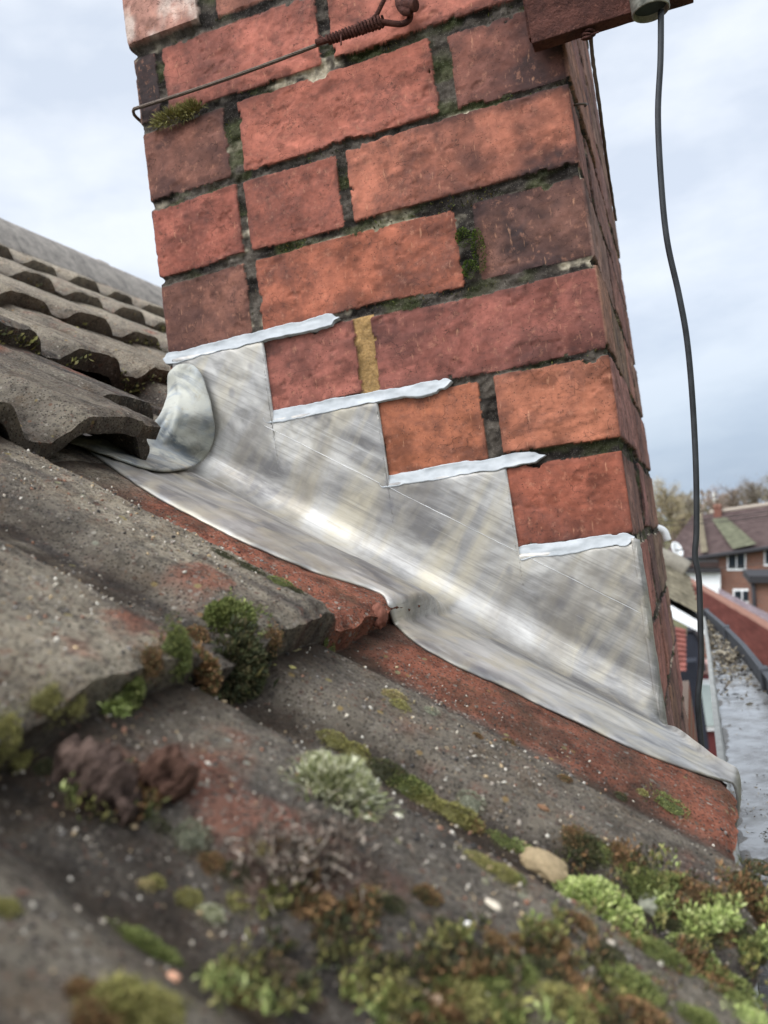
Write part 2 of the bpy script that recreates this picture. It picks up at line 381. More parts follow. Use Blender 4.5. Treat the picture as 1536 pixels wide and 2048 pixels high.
def field(u, z, rows, seed, left_end=None, right_end=None, uhi=.62, ulo=0.):
    """brickwork relief: outward offset, mortar amount, colour at face points (u, z)"""
    uu = u+.0022*fbm(u*55, z*55, seed+.5, 3)+.0010*fbm(u*300, z*300, seed+1.5, 3)
    zz = z+.0020*fbm(u*40, z*40, seed+2.5, 3)+.0011*fbm(u*300, z*300, seed+3.5, 3)+.0022*vnoise(u*9, np.floor(z/CH)*3.1, seed)
    r = np.floor(zz/CH).astype(int)
    sd = np.full(u.shape, -.01); col = np.zeros(u.shape+(3,)); out_ = np.zeros(u.shape)
    soot = fbm(u*16, z*22, seed+9, 4)
    for rw, (js, bs) in rows.items():
        m_ = r == rw
        if not m_.any(): continue
        ed = [(-9 if left_end is None else left_end, 0)]+js+[(9 if right_end is None else right_end, 0)]
        for k in range(len(ed)-1):
            rg = random.Random(rw*31+k*7+seed*101)
            x0, x1 = ed[k][0]+ed[k][1]*.9, ed[k+1][0]-ed[k+1][1]*.9
            mm = m_ & (uu >= ed[k][0]) & (uu < ed[k+1][0])
            if not mm.any(): continue
            a, b = uu[mm], zz[mm]
            bj = .0045
            cx, cz = (x0+x1)/2, (rw+.5)*CH; hx, hz_ = (x1-x0)/2, CH/2-bj
            rad = .0035
            b2 = b-cz-(a-(max(x0, -.47)+min(x1, .65))/2)*rg.uniform(-.008, .008)
            qx, qz = np.abs(a-cx)-hx+rad, np.abs(b2)-hz_+rad
            d = -(np.hypot(np.maximum(qx, 0), np.maximum(qz, 0))+np.minimum(np.maximum(qx, qz), 0)-rad)
            chip = .0055*sstep(.20, .60, fbm(u[mm]*60, z[mm]*60, seed+rw+20.5, 3))
            sd[mm] = d-chip
            (rgb, s0, s1) = bs[min(k, len(bs)-1)]
            xl_, xh_ = max(x0, ulo), min(x1, uhi); t = np.clip((a-xl_)/(xh_-xl_), 0, 1)
            s_ = s0*(1-t)+s1*t
            so_ = np.clip(s_*.95+soot[mm]*(.6+.9*s_)-.10+.30*(1-sstep(0, .010, d+.006*soot[mm]))+.25*sstep(.15, .5, fbm(u[mm]*60, z[mm]*60, seed+rw*2.3, 4)), 0, 1)
            base = (lin(*rgb, .92)*.70+lin(160, 124, 104)*.30)*.88
            warmn = fbm(u[mm]*25, z[mm]*45, seed+rw*1.7, 4)
            dk_ = sstep(.05, .45, fbm(u[mm]*38, z[mm]*70, seed+rw*3.9+k, 5)); base = base*rg.uniform(.88, 1.1)
            cc = base[None]*(1-.42*dk_[:, None])*(1+.30*warmn[:, None])*np.array([1, 1+.0, 1])
            cc = cc*(1-so_[:, None]*.94)+lin(50, 42, 42)[None]*so_[:, None]*.94
            if rw == 7 and k == 0 and seed == 1:      # spalled, limewashed brick
                p = sstep(-.25, .15, fbm(u[mm]*30, z[mm]*30, 77.1, 4)); cc = cc*(1-p[:, None])+lin(206, 184, 170, .85)[None]*p[:, None]
            col[mm] = cc
            xm = (max(x0, -.47)+min(x1, .65))/2
            out_[mm] = rg.uniform(-.0011, .0011)+(a-xm)*rg.uniform(-.008, .008)+(.006 if (rw == 7 and k == 0) else 0)
    t = sstep(-.0016, .0018, sd)
    mn = fbm(u*70, z*70, seed+40.5, 4)
    rec = .0040+.0058*mn+.0018*fbm(u*260, z*260, seed+44.5, 3)
    body = out_-.0014*sstep(.1, .5, fbm(u*28, z*28, seed+50.5, 4))+.0007*fbm(u*150, z*150, seed+60.5, 3)
    # blisters and flaked patches
    fl = fbm(u*48, z*48, seed+33.3, 3); body = body-.0009*sstep(.38, .41, fl)
    h = body*t-rec*(1-t)
    mort = sd < .0006
    dark = lin(42, 38, 35); mid = lin(86, 79, 71); palec = lin(196, 184, 160)
    k1 = sstep(-.2, .3, fbm(u*22, z*60, seed+70.5, 4))[..., None]
    k2 = (sstep(.15, .34, fbm(u*11, z*30, seed+80.5, 4))*sstep(-.3, .2, mn))[..., None]
    mc = dark*(1-k1)+mid*k1; mc = mc*(1-k2)+palec*k2
    gm = (.6*sstep(.0, .35, fbm(u*26, z*50, seed+90.5, 3)))[..., None]
    mc = mc*(1-gm)+lin(60, 66, 34)*gm
    return h, mort, np.where(mort[..., None], mc, col), sd
chim = empty('chimney', (0, 0, 0))
tag(chim, 'old red brick chimney stack with sooty mortar and stepped lead at its foot', 'chimney')
# perimeter path: left side, corner, front, corner, right side
cols_ = []   # (x, y, nx, ny, face, u)
for y in np.concatenate([np.arange(CD, .06, -.008), np.arange(.06, R0, -.0025)]): cols_.append((-CW, y, -1, 0, 'L', y))
for a in np.linspace(0, np.pi/2, 6):
    c_, s_ = math.cos(a), math.sin(a); cols_.append((-CW+R0-R0*c_, R0-R0*s_, -c_, -s_, 'L' if a < .7 else 'F', R0*(1-a) if a < .7 else -CW+R0*a/1.57))
for x in np.arange(-CW+R0+.0013, -R0-.0005, .0013): cols_.append((x, 0, 0, -1, 'F', x))
for a in np.linspace(0, np.pi/2, 6):
    c_, s_ = math.cos(a), math.sin(a); cols_.append((-R0+R0*s_, R0-R0*c_, s_, -c_, 'F' if a < .8 else 'R', -R0+R0*a/1.57 if a < .8 else R0*a/1.57))
for y in np.arange(R0+.0025, CD, .0032): cols_.append((0, y, 1, 0, 'R', y))
face = np.array([c[4] for c in cols_]); cx_, cy_, nx_, ny_, cu_ = [np.array([c[k] for c in cols_], float) for k in (0, 1, 2, 3, 5)]
nc = len(cols_); nr = len(ZT)
Hh = np.zeros((nr, nc)); Mo = np.zeros((nr, nc), bool); Cc = np.zeros((nr, nc, 3)); Sd = np.zeros((nr, nc))
for fc, rows, sd_ in (('L', LEFT, 2), ('F', FRONT, 1), ('R', RIGHT, 4)):
    ii = np.where(face == fc)[0]; U_, Z_ = np.meshgrid(cu_[ii], ZT)
    a, b, c, d = field(U_, Z_, rows, sd_, uhi=0. if fc == 'F' else CD, ulo=-CW if fc == 'F' else 0.); Hh[:, ii] = a; Mo[:, ii] = b; Cc[:, ii] = c; Sd[:, ii] = d
# fresh yellow mortar packed in one upright joint
U_, Z_ = np.meshgrid(cu_, ZT)
ym = (face[None] == 'F') & (np.abs(U_+.2350) < .0125) & (Z_ > 2*CH+.001) & (Z_ < 3*CH-.003) & Mo
Hh[ym] = -.0035+.0012*fbm(U_[ym]*160, Z_[ym]*160, 3.3, 3)
Cc[ym] = lin(152, 122, 80)*(1+.7*fbm(U_[ym]*90, Z_[ym]*90, 8.3, 3))[:, None]
PX = cx_[None]+nx_[None]*Hh; PY = cy_[None]+ny_[None]*Hh
V = np.stack([PX, PY, np.broadcast_to(ZT[:, None], PX.shape)], -1).reshape(-1, 3); Fq = grid_faces(nr, nc)
def sub(V, F, C, keep, name, mat, parent):
    F = F[keep]; ids, inv = np.unique(F, return_inverse=True)
    return mesh(name, V[ids], inv.reshape(-1, 4), mat, parent, attrs={'Col': C.reshape(-1, 3)[ids]})
fm = Mo.reshape(-1)[Fq].sum(1) >= 2; fy = ym.reshape(-1)[Fq].sum(1) >= 2
# skip the part of the front that no one can see behind lead and roof
sub(V, Fq, Cc, ~fm, 'brickwork', MB, chim); sub(V, Fq, Cc, fm & ~fy, 'mortar', MM, chim)
yo = sub(V, Fq, Cc, fy, 'mortar_patch', MM, chim); yo['label'] = 'fresh yellow mortar in one upright joint'
v1, f1 = box((-CW/2, CD/2+.01, 1.0), (CW-.03, CD-.03, .03)); bevel(mesh('mortar_cap', v1, f1, simple('cap_mortar', lin(140, 132, 120)), chim, False), .006)
v1, f1 = box((-CW/2, CD-.012, .19), (CW-.012, .02, 1.6)); mesh('back_wall', v1, f1, simple('back_brick', lin(150, 90, 74)), chim, False)
FrontF = (Hh, Mo, Sd)

# sealant beads in the stepped joints
def bead(x0, x1, k, w0, seed, tail=False):
    nu, nv = int((x1-x0)/.0012)+2, 15
    u = np.linspace(x0, x1, nu); v = np.linspace(-1, 1, nv); Ug, Vg = np.meshgrid(u, v, indexing='ij')
    top = w0*(.90+.30*fbm(u*40, seed, 1.1, 3)+.03*fbm(u*260, seed, 3.1, 2)); bot = w0*(1.15+.45*fbm(u*34, seed, 7.1, 3)+.04*fbm(u*220, seed, 9.1, 2))
    end = np.sqrt(np.clip(np.minimum((u-x0)/.004, (x1-u)/.009), 0.02, 1))*np.clip(.55+.9*np.clip((x1-u)/.03, 0, 1)+.5*fbm(u*160, seed, 13.1, 3), .3, 1)
    zc = k*CH+.0015*fbm(u*16, seed, 5.5, 2)
    hw = np.where(Vg > 0, top[:, None], bot[:, None])*end[:, None]
    Zg = zc[:, None]+Vg*hw+.0007*fbm(Ug*150, Vg*1.5, seed+.7, 3)*np.abs(Vg)
    wv = (1-Vg)/2; lay = Ug*70; con = (1-Vg**2)*(.0016+.0014*fbm(lay, Zg*120, seed, 3)-.0016*sstep(.1, .5, fbm(Ug*30, seed, 4.2, 2)))
    dep = -.0008*(1-wv)-.0056*wv**.8+con-.0003
    dep = np.where(np.abs(Vg) > .999, .004, dep)
    Pt = np.stack([Ug, dep, Zg], -1).reshape(-1, 3)
    o = mesh('sealant_bead', Pt, grid_faces(nu, nv)[:, ::-1].copy(), MSL, chim); return o
bead(-.468, -.258, 3, .0076, 1); bead(-.356, -.150, 2, .0074, 2); bead(-.238, -.070, 1, .0072, 3); bead(-.110, -.001, 0, .0070, 4)

# moss and soot-crust in the joints of the stack (many short leaves, one mass)
def blades(base, dirs, L, W, colr, tipgain=1.35, crook=.25):
    n = len(base); dirs = dirs/np.linalg.norm(dirs, axis=1)[:, None]
    rv = rng.normal(size=(n, 3)); side = np.cross(dirs, rv); side /= np.linalg.norm(side, axis=1)[:, None]+1e-9
    third = np.cross(dirs, side)
    L = np.asarray(L)[:, None]; W = np.asarray(W)[:, None]
    p0 = base; mid = base+dirs*L*.5+third*L*crook*.3; p3 = base+dirs*L+third*L*crook*rng.normal(size=(n, 1))*.6
    V = np.stack([p0, mid+side*W, p3, mid-side*W], 1).reshape(-1, 3)
    F = (np.arange(n)[:, None]*4+np.arange(4)[None]).astype(int)
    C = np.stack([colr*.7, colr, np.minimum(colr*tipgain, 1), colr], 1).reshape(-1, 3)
    return V, F, C
fr = np.where(face == 'F')[0]; Hf = Hh[:, fr]; Mf = Mo[:, fr]; Uf, Zf = np.meshgrid(cu_[fr], ZT); Sf = Sd[:, fr]
zr = Zf/CH-np.round(Zf/CH)
mm = Mf & (Zf > .0) & (np.abs(zr) < .07)
dens = sstep(.0, .4, fbm(Uf*20, Zf*40, 123.4, 3))*np.where(zr > -.035, 1, .35)*sstep(.05, .3, Zf)
dens = dens*mm+Mf*(Zf > .2)*(np.abs(zr) >= .07)*sstep(.2, .5, fbm(Uf*30, Zf*30, 55.5, 3))*.5
dens = dens*(~((Uf < -.23) & (np.abs(Zf-3*CH) < .02)))*(~((np.abs(Zf-2*CH) < .02) & (Uf < -.15)))*(~((np.abs(Uf+.235) < .02) & (Zf < 3*CH) & (Zf > 2*CH)))*(~((Zf < 2.5*CH) & (np.abs(Zf-CH) < .02) & (Uf < -.07)))*(Zf > .02)
idx = np.where(rng.random(dens.shape) < dens*.22)
nb = len(idx[0]); bs_ = np.stack([Uf[idx], -Hf[idx]*1.0, Zf[idx]], 1)
pal = np.array([lin(70, 74, 34), lin(92, 96, 44), lin(54, 54, 34), lin(110, 98, 52), lin(62, 54, 44)]); cc = pal[rng.integers(0, 5, nb)]*(.7+.6*rng.random((nb, 1)))
V1, F1, C1 = blades(bs_, rng.normal(size=(nb, 3))*.6+np.array([0, -.8, .45]), .0018+.003*rng.random(nb), .0004+.0005*rng.random(nb), cc)
tag(mesh('joint_moss', V1, F1, MMOSS, chim, False, {'Col': C1}), kind='stuff')

# ================================================================== TILED ROOF
RP = math.radians(35.8); RD = np.array([math.cos(RP), 0, -math.sin(RP)]); RN = np.array([math.sin(RP), 0, math.cos(RP)])
RO = np.array([0, 0, -.165])
SE = [.050, -.215, -.490, -.765, -1.040, -1.315, -1.590, -1.80]        # lower edges of the courses, downslope distance
def panoff(i): return .013+.0015*i*0
TKN = .0210; TKF = .0265; BH = .014; BHF = .019; BP = .15; BC = -.3795
LAPS = {0: -.465, 1: -.322}
def P3(s, Y, off):
    s, Y, off = np.broadcast_arrays(np.asarray(s, float), np.asarray(Y, float), np.asarray(off, float))
    return RO+s[..., None]*RD+off[..., None]*RN+Y[..., None]*AY
def course(s):
    i = np.zeros(np.shape(s), int)
    for k in range(1, len(SE)): i = np.where(np.asarray(s) < SE[k], k, i)
    return i
def tk(i): return np.where(np.asarray(i) <= 1, TKN, TKF)
def bh(i): return BH if i <= 1 else .025 if i == 2 else BHF
def bump_(Y, h=BH):
    d = (np.asarray(Y)-BC+BP/2) % BP-BP/2
    return h*(1-sstep(.030, .066, np.abs(d)))*np.where((np.asarray(Y) > -.31) & (np.asarray(Y) < 0), np.where(np.asarray(h) <= BH, .35, 1), 1)
def toproof(i, s, Y):
    """height of a course's top surface over the roof plane"""
    G_ = .275; t = (SE[i]-s)/G_
    lap = (Y-LAPS[i % 2]) % .30                       # 0 just past a side lap
    lift = .0045*sstep(.16, .29, lap)
    o = .013-tk(i)*t+bump_(Y, bh(i))+lift
    o = o+.0017*fbm(s*22, Y*22, i*3.3+.5, 3)+.0012*fbm(s*100, Y*100, i+.5, 4)
    o = o-.0035*(1-sstep(0, .010, SE[i]-s))*(1+.8*fbm(s*60, Y*60, i+9.5, 3))
    return o
def H(s, Y):
    i = course(s); o = np.zeros(np.broadcast(np.asarray(s), np.asarray(Y)).shape)
    for k in np.unique(i):
        m_ = np.broadcast_to(i == k, o.shape)
        o = np.where(m_, toproof(int(min(k, len(SE)-2)), s, Y), o)
    return o
def hit(x, y):
    """pixel -> (s, Y, point) on the tiles"""
    d = ray(x, y); ts = np.linspace(.12, 2.0, 1500); P = CAM+ts[:, None]*d
    s = (P-RO)@RD; off = (P-RO)@RN
    b = off-H(s, P[:, 1]); k = int(np.argmax(b < 0)) if (b < 0).any() else len(ts)-1
    return s[k], P[k, 1], P[k]
def hit_many(pts):
    o = []
    for c_ in np.array_split(np.asarray(pts, float), max(1, len(pts)//1500)):
        d = _f[None]+_r[None]*((c_[:, :1]-768)/FPX)-_u[None]*((c_[:, 1:]-1024)/FPX); d /= np.linalg.norm(d, axis=1)[:, None]
        ts = np.linspace(.18, 1.5, 420); P = CAM+d[:, None]*ts[None, :, None]; s = (P-RO)@RD; off = (P-RO)@RN; i = np.clip(course(s), 0, len(SE)-2); Y = P[..., 1]
        se = np.array(SE)[i]; b = off-(.013-tk(i)*(se-s)/.275+bump_(Y, np.where(i <= 1, BH, BHF))+.002); k = np.argmax(b < 0, axis=1); o.append(P[np.arange(len(c_)), k])
    return np.concatenate(o)
def rnormal(s, Y, e_=.004):
    p = lambda a, b: P3(a, b, H(np.array([a]), np.array([b]))[0]).reshape(3)
    n_ = np.cross(p(s+e_, Y)-p(s-e_, Y), p(s, Y+e_)-p(s, Y-e_)); n_ = n_/np.linalg.norm(n_)
    return n_ if n_@RN > 0 else -n_

roof = empty('tiled_roof', tuple(RO))
tag(roof, 'mossy concrete tiled roof slope with rolled tiles around the chimney foot', 'roof')
def tile(i, y0, y1, res, s_up=None, s_dn=None):
    s1 = SE[i] if s_dn is None else s_dn; s0 = SE[i]-.34 if s_up is None else s_up
    ns, ny = max(int((s1-s0)/res), 6), max(int((y1-y0)/res), 6)
    S, Yg = np.meshgrid(np.linspace(s0, s1, ns), np.linspace(y0, y1-.0012, ny), indexing='ij')
    jag = .0035*fbm(Yg*70, i*2.2, y0, 3)*sstep(.02, 0, s1-S)
    top = toproof(i, S, np.minimum(Yg, y1-.0015))
    bot = top-(.0155 if i == 2 else tk(i))+.0005
    # worn far edge
    er = .003*sstep(.006, 0, y1-Yg)
    A = P3(S+jag, Yg, top-er); B = P3(S+jag*.5, Yg, bot)
    red = np.zeros(S.shape); pale = np.zeros(S.shape); dirt = np.zeros(S.shape)
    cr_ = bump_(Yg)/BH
    nf = fbm(S*9, Yg*14, i*5.1, 4); nf2 = fbm(S*30, Yg*30, i*7.7+2, 4)
    if i <= 1: red = sstep(-.305, -.280, Yg+.012*nf2)*(1-.4*sstep(.05, .5, nf2)) if i == 0 else sstep(-.345, -.322, Yg+.010*nf2)*(1-.4*sstep(.1, .5, nf2))
    if i == 1: red = np.maximum(red*sstep(-.46, -.40, S), .75*sstep(.20, .45, fbm(S*22, Yg*22, 4.4, 4))*cr_)
    if i == 2: red = np.maximum(red, .8*sstep(-.30, -.2, Yg)*sstep(.1, .4, nf2)*0)
    red = np.maximum(red, .65*sstep(.34, .6, fbm(S*16, Yg*16, i+31.3, 4)))
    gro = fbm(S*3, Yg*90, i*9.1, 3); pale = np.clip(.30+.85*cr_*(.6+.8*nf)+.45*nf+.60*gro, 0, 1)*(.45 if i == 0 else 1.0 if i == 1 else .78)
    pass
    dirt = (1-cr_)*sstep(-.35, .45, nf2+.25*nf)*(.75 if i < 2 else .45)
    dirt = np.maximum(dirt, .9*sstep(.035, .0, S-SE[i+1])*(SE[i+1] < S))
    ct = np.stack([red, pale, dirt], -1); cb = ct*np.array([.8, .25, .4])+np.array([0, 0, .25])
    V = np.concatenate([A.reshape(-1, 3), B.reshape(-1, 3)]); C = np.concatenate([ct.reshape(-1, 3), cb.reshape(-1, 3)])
    g = grid_faces(ns, ny); n_ = ns*ny; F = [g[:, ::-1], g+n_]
    def rim(ids, flip):
        a = ids[:-1]; b = ids[1:]; q = np.stack([a, b, b+n_, a+n_], 1); F.append(q[:, ::-1] if flip else q)
    # rims get their own vertices for crisp arrises and a rough broken face
    rim(np.arange(ny)+(ns-1)*ny, True); rim(np.arange(ny), False)
    rim(np.arange(ns)*ny, True); rim(np.arange(ns)*ny+ny-1, False)
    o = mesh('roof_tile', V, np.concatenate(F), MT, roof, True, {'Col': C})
    es = o.modifiers.new('split', 'EDGE_SPLIT'); es.split_angle = math.radians(48)
    return o
for i in range(len(SE)-1):
    y = LAPS[i % 2]-.90
    while y < 2.6:
        y0, y1 = y, y+.30; y += .30
        if i == 0 and y0 > -.1: continue
        if i == 0 and y1 > -.135: y1 = -.135
        if i in (1,) and y0 > -.1 and y0 < .62: continue
        if i == 1 and y1 > -.135 and y0 < 0: y1 = -.135
        if i == 2 and -.1 < y1 and y0 < .62:
            if y0 < -.05: tile(2, -.185, .02, .004, None, -.592); y1 = min(y1, -.200)
            elif y1 > .66: tile(2, y0, .64, .006, None, -.592); y0 = .64
            else:
                tile(2, max(y0, .02), y1, .006, None, -.592); continue
        if i >= 5 and y0 > 2.5: continue
        if i >= 2 and y1 < -.62: continue
        near = i <= 1 and y1 < .1
        res = .0021 if near else (.0030 if (i <= 3 and y1 < .6) else .0075)
        su = SE[i]-.34
        if i == 2 and y0 < .6 and y1 > -.04: su = SE[i]-.34
        tile(i, y0, y1, res, su)
# dark underlay just beneath the tiles
q = [P3(SE[0]-.02, -1.3, -.045), P3(SE[0]-.02, -.012, -.045), P3(-.62, -.012, -.045), P3(-.62, 2.7, -.045), P3(-2.05, 2.7, -.045), P3(-2.05, -1.3, -.045)]
V = np.array([p.reshape(3) for p in q]); V = np.concatenate([V, V-RN*.02])
mesh('underlay', V, [(0, 1, 2, 3, 4, 5), tuple(range(11, 5, -1))]+[(k, (k+1) % 6, 6+(k+1) % 6, 6+k) for k in range(6)], simple('roof_felt', lin(34, 32, 32), .95), roof, False)
# ridge tiles
MRG = Mat('ridge_concrete', .92, spec=.15)
c = MRG.mix(MRG.ramp(MRG.noise(30, 6, .7), (.3, 0), (.7, 1)), lin(110, 105, 100), lin(168, 160, 150)); c = MRG.mix(MRG.ramp(MRG.noise(300, 3, .6), (.6, 0), (.7, .7)), c, lin(70, 66, 62))
MRG.base(c); MRG.bump(MRG.noise(200, 5, .7), .6, .003); MRG = MRG.m
def soff(x, y, s):
    p = onplane(x, y, RO+RD*s, RD); return (p-RO)@RN
s_top, s_low = -1.93, -1.80
off_top = .5*(soff(0, 421, s_top)+soff(322, 590, s_top)); off_low = .5*(soff(0, 464, s_low)+soff(330, 636, s_low))
def ridge(y0, y1):
    a = P3(s_low, 0, off_low).reshape(3); b = P3(s_top, 0, off_top).reshape(3); c_ = b+np.array([-(b[0]-a[0])*-1, 0, 0]); c_ = np.array([2*b[0]-a[0], 0, a[2]])
    prof = np.array([a, a*.55+b*.45+np.array([.006, 0, .010]), b+np.array([.012, 0, -.004]), b+np.array([-.012, 0, -.004]), c_*.55+b*.45+np.array([-.006, 0, .010]), c_])
    prof = catmull(prof, 4); m_ = len(prof); ny = 30
    ys = np.linspace(y0, y1-.004, ny); V = []
    for k, yy in enumerate(ys):
        q = prof.copy(); q[:, 1] = yy; q[:, 2] += .002*fbm(q[:, 0]*30, yy*30, 2.2, 3)+(.004 if k > ny-4 else 0); V.append(q)
    V = np.array(V).reshape(-1, 3); W = V.copy(); W[:, 2] -= .016
    g = grid_faces(ny, m_); n_ = len(V); F = [g, g[:, ::-1]+n_]
    for ids, fl in ((np.arange(m_), 0), (np.arange(m_)+(ny-1)*m_, 1), (np.arange(ny)*m_, 1), (np.arange(ny)*m_+m_-1, 0)):
        q = np.stack([ids[:-1], ids[1:], ids[1:]+n_, ids[:-1]+n_], 1); F.append(q if fl else q[:, ::-1])
    o = mesh('ridge_tile', np.concatenate([V, W]), np.concatenate(F), MRG, roof); o.modifiers.new('split', 'EDGE_SPLIT').split_angle = .8
for k in range(9): ridge(-.75+.45*k-.08, -.3+.45*k-.08)

# ================================================================== LEAD STEP FLASHING
def smooth1(a, k):
    ker = np.hanning(2*k+3)[1:-1]; ker /= ker.sum(); p = np.pad(a, ((k, k), (0, 0)), 'edge')
    return np.stack([np.convolve(p[:, j], ker, 'valid') for j in range(a.shape[1])], 1)
def zfold(X): return -.176-.667*np.asarray(X)
LX = np.unique(np.round(np.concatenate([np.arange(-.4655, .0005, .0028), [-.3473, -.3467, -.2293, -.2287, -.1088, -.1082, .0]]), 5))
def ztop(X): return np.where(X < -.3470, 3*CH, np.where(X < -.2290, 2*CH, np.where(X < -.1085, CH, 0.)))-.001
lead = empty('lead_flashing', (0, 0, 0))
tag(lead, 'new silver lead step flashing dressed up the brick chimney and over the tiles', 'flashing')
# continue the same sheet: fold radius, then apron over the tile roll to its free edge
nap = 64; s_of = lambda X, off: (np.array([X, 0, 0])-RO)@RD
SLO, SHI = -.57, .081
NA = 420
ss = np.linspace(SLO, SHI, NA); vv = np.linspace(0, 1, nap)**2.2
def bed(Sg, Yg):
    Sc = np.minimum(Sg, SE[0]-.001); o = np.where(Sc > SE[1], toproof(0, Sc, Yg), toproof(1, Sc, Yg))
    crest = .013+BH*.35-TKN*np.where(Sc > SE[1], (SE[0]-Sc)/.275, (SE[1]-Sc)/.275); o = np.where(Yg > -.19, np.maximum(o, crest-.002), o)
    return smooth1(o, 4)
yb_ = np.linspace(-.36, -.02, 120); Bg = bed(*np.meshgrid(ss, yb_, indexing='ij'))+.0012
def bedi(s, Y):
    i = np.clip((s-SLO)/(SHI-SLO)*(NA-1), 0, NA-1.001); j = np.clip((Y+.36)/.34*119, 0, 118.999); a, b = i.astype(int), j.astype(int); fa, fb = i-a, j-b
    return Bg[a, b]*(1-fa)*(1-fb)+Bg[a+1, b]*fa*(1-fb)+Bg[a, b+1]*(1-fa)*fb+Bg[a+1, b+1]*fa*fb
ep = catmull([(130, 882), (160, 893), (220, 932), (300, 987), (400, 1040), (500, 1090), (620, 1140), (700, 1165), (755, 1183), (772, 1197), (781, 1228), (802, 1260), (850, 1298), (920, 1335), (1000, 1370), (1100, 1420), (1200, 1467), (1300, 1511), (1400, 1547), (1462, 1568)], 8)
es_, ey_ = [], []
for x, y in ep:
    d = ray(x, y); ts = np.linspace(.3, 1.2, 1200); P = CAM+ts[:, None]*d; s_ = (P-RO)@RD; k = np.argmax((P-RO)@RN < bedi(s_, P[:, 1])); es_.append(s_[k]); ey_.append(P[k, 1])
o_ = np.argsort(es_); es_ = np.array(es_)[o_]; ey_ = np.array(ey_)[o_]
edgeY = np.clip(np.interp(ss, es_, ey_), -.33, -.06); edgeY = smooth1(edgeY[:, None], 3)[:, 0]+.0012*fbm(ss*40, 1.5, 2.5, 3)
edgeY = np.where(ss > es_[-1], np.interp(ss, [es_[-1], SHI], [ey_[-1], ey_[-1]+.02]), edgeY)
yin = -.0036+(edgeY+.024)*sstep(-.003, .050, ss)
Yg = yin[:, None]+(edgeY-yin)[:, None]*vv[None]
Sg = np.repeat(ss[:, None], nap, 1)
tilet = bed(Sg, np.minimum(Yg, -.03))
over = np.clip(Sg-SE[0], 0, None); tilet = tilet-over*.55-60*over**2
# fold line at the chimney
Xf = (ss*RD[0]); zf = zfold(Xf)
foldoff = ((np.stack([Xf, 0*Xf, zf], 1)-RO)@RN)
d_ = -Yg
base_off = tilet+.0028
k_ = np.clip(d_/.14, 0, 1)
apr = (foldoff[:, None]+.004)*(1-k_)+base_off*k_
RF = .034; dd_ = np.clip(RF-d_+.0036, 0, RF*.9999); apr = apr+(RF-np.sqrt(RF**2-dd_**2))*(1-sstep(-.022, .004, Sg))+.006*sstep(.0, .012, Sg)*np.exp(-(yin[:, None]-Yg)/.010)   # radius of the fold climbing onto the brick
apr = apr+.0012*fbm(Sg*18, Yg*18, 6.1, 3)*sstep(0, .03, d_)
dr = sstep(.016, 0, np.abs(Yg-edgeY[:, None])); apr = apr-.0016*dr
A = P3(Sg, Yg, apr)
# upstand above the fold: the same sheet, step edged, lying on the bricks
nvu = 46; X0 = A[:, 0, 0]; Z0 = A[:, 0, 2]; tt_ = np.linspace(0, 1, nvu)[:-1]
inx = (X0 > -.4655) & (X0 < .0005)
Zt = np.where(inx, ztop(X0), Z0+.002); Zt = np.maximum(Zt, Z0+.002)
U = np.stack([np.repeat(X0[:, None], nvu-1, 1), np.full((NA, nvu-1), -.0036), Zt[:, None]+(Z0-Zt)[:, None]*tt_[None]], -1)
dn = .0008*fbm(U[..., 0]*26, U[..., 2]*26, 3.3, 3)+.0005*fbm(U[..., 0]*90, U[..., 2]*90, 8.8, 2)
fade = ((1-tt_)**.3*sstep(0, .12, tt_))[None]
U[..., 1] -= fade*np.abs(dn)*1.3+fade*.0022*sstep(.018, 0, np.abs(U[..., 0]))*(.5+fbm(U[..., 0]*60, U[..., 2]*60, 1.1, 3))
G_ = np.concatenate([U, A], 1); ncl = G_.shape[1]
fq = grid_faces(NA, ncl)[:, ::-1].copy(); ri = fq.min(1)//ncl; ci = fq.min(1) % ncl
U[..., 1] += .0045*sstep(.05, 0, tt_)[None]*inx[:, None]
G_ = np.concatenate([U, A], 1)
keep = (ci >= nvu-1) | (inx[ri] & inx[np.minimum(ri+1, NA-1)])
m_l = mesh('lead_sheet', G_.reshape(-1, 3), fq[keep], ML, lead)
sol = m_l.modifiers.new('sheet', 'SOLIDIFY'); sol.thickness = .0018; sol.offset = 0
# the sheet's end, turned round the right hand corner of the stack
nz_ = 60; zz = np.linspace(.0, -.19, nz_); th = np.linspace(0, 1, 10)
E_ = []
for z in zz:
    wd = .010+.010*sstep(-.05, -.19, z)+.004*fbm(z*40, 2.2, 1.1, 2)
    row = []
    for t in th:
        a = min(t*2, 1)*np.pi/2; rr = .0062
        if t <= .5: row.append((-.004+rr*math.sin(a)+.0008*float(fbm(z*70, t*3, 4.4, 3)), rr*0+.0008-rr*math.cos(a)+.0002, z-.006*t))
        else: row.append((.0022+.0012*float(fbm(z*60, t*3, 9.4, 3)), .0010+(t-.5)*2*wd, z-.012*t))
    E_.append(row)
m_e = mesh('corner_return', np.array(E_).reshape(-1, 3), grid_faces(nz_, 10), ML, lead)
sol = m_e.modifiers.new('sheet', 'SOLIDIFY'); sol.thickness = .0016; sol.offset = 0
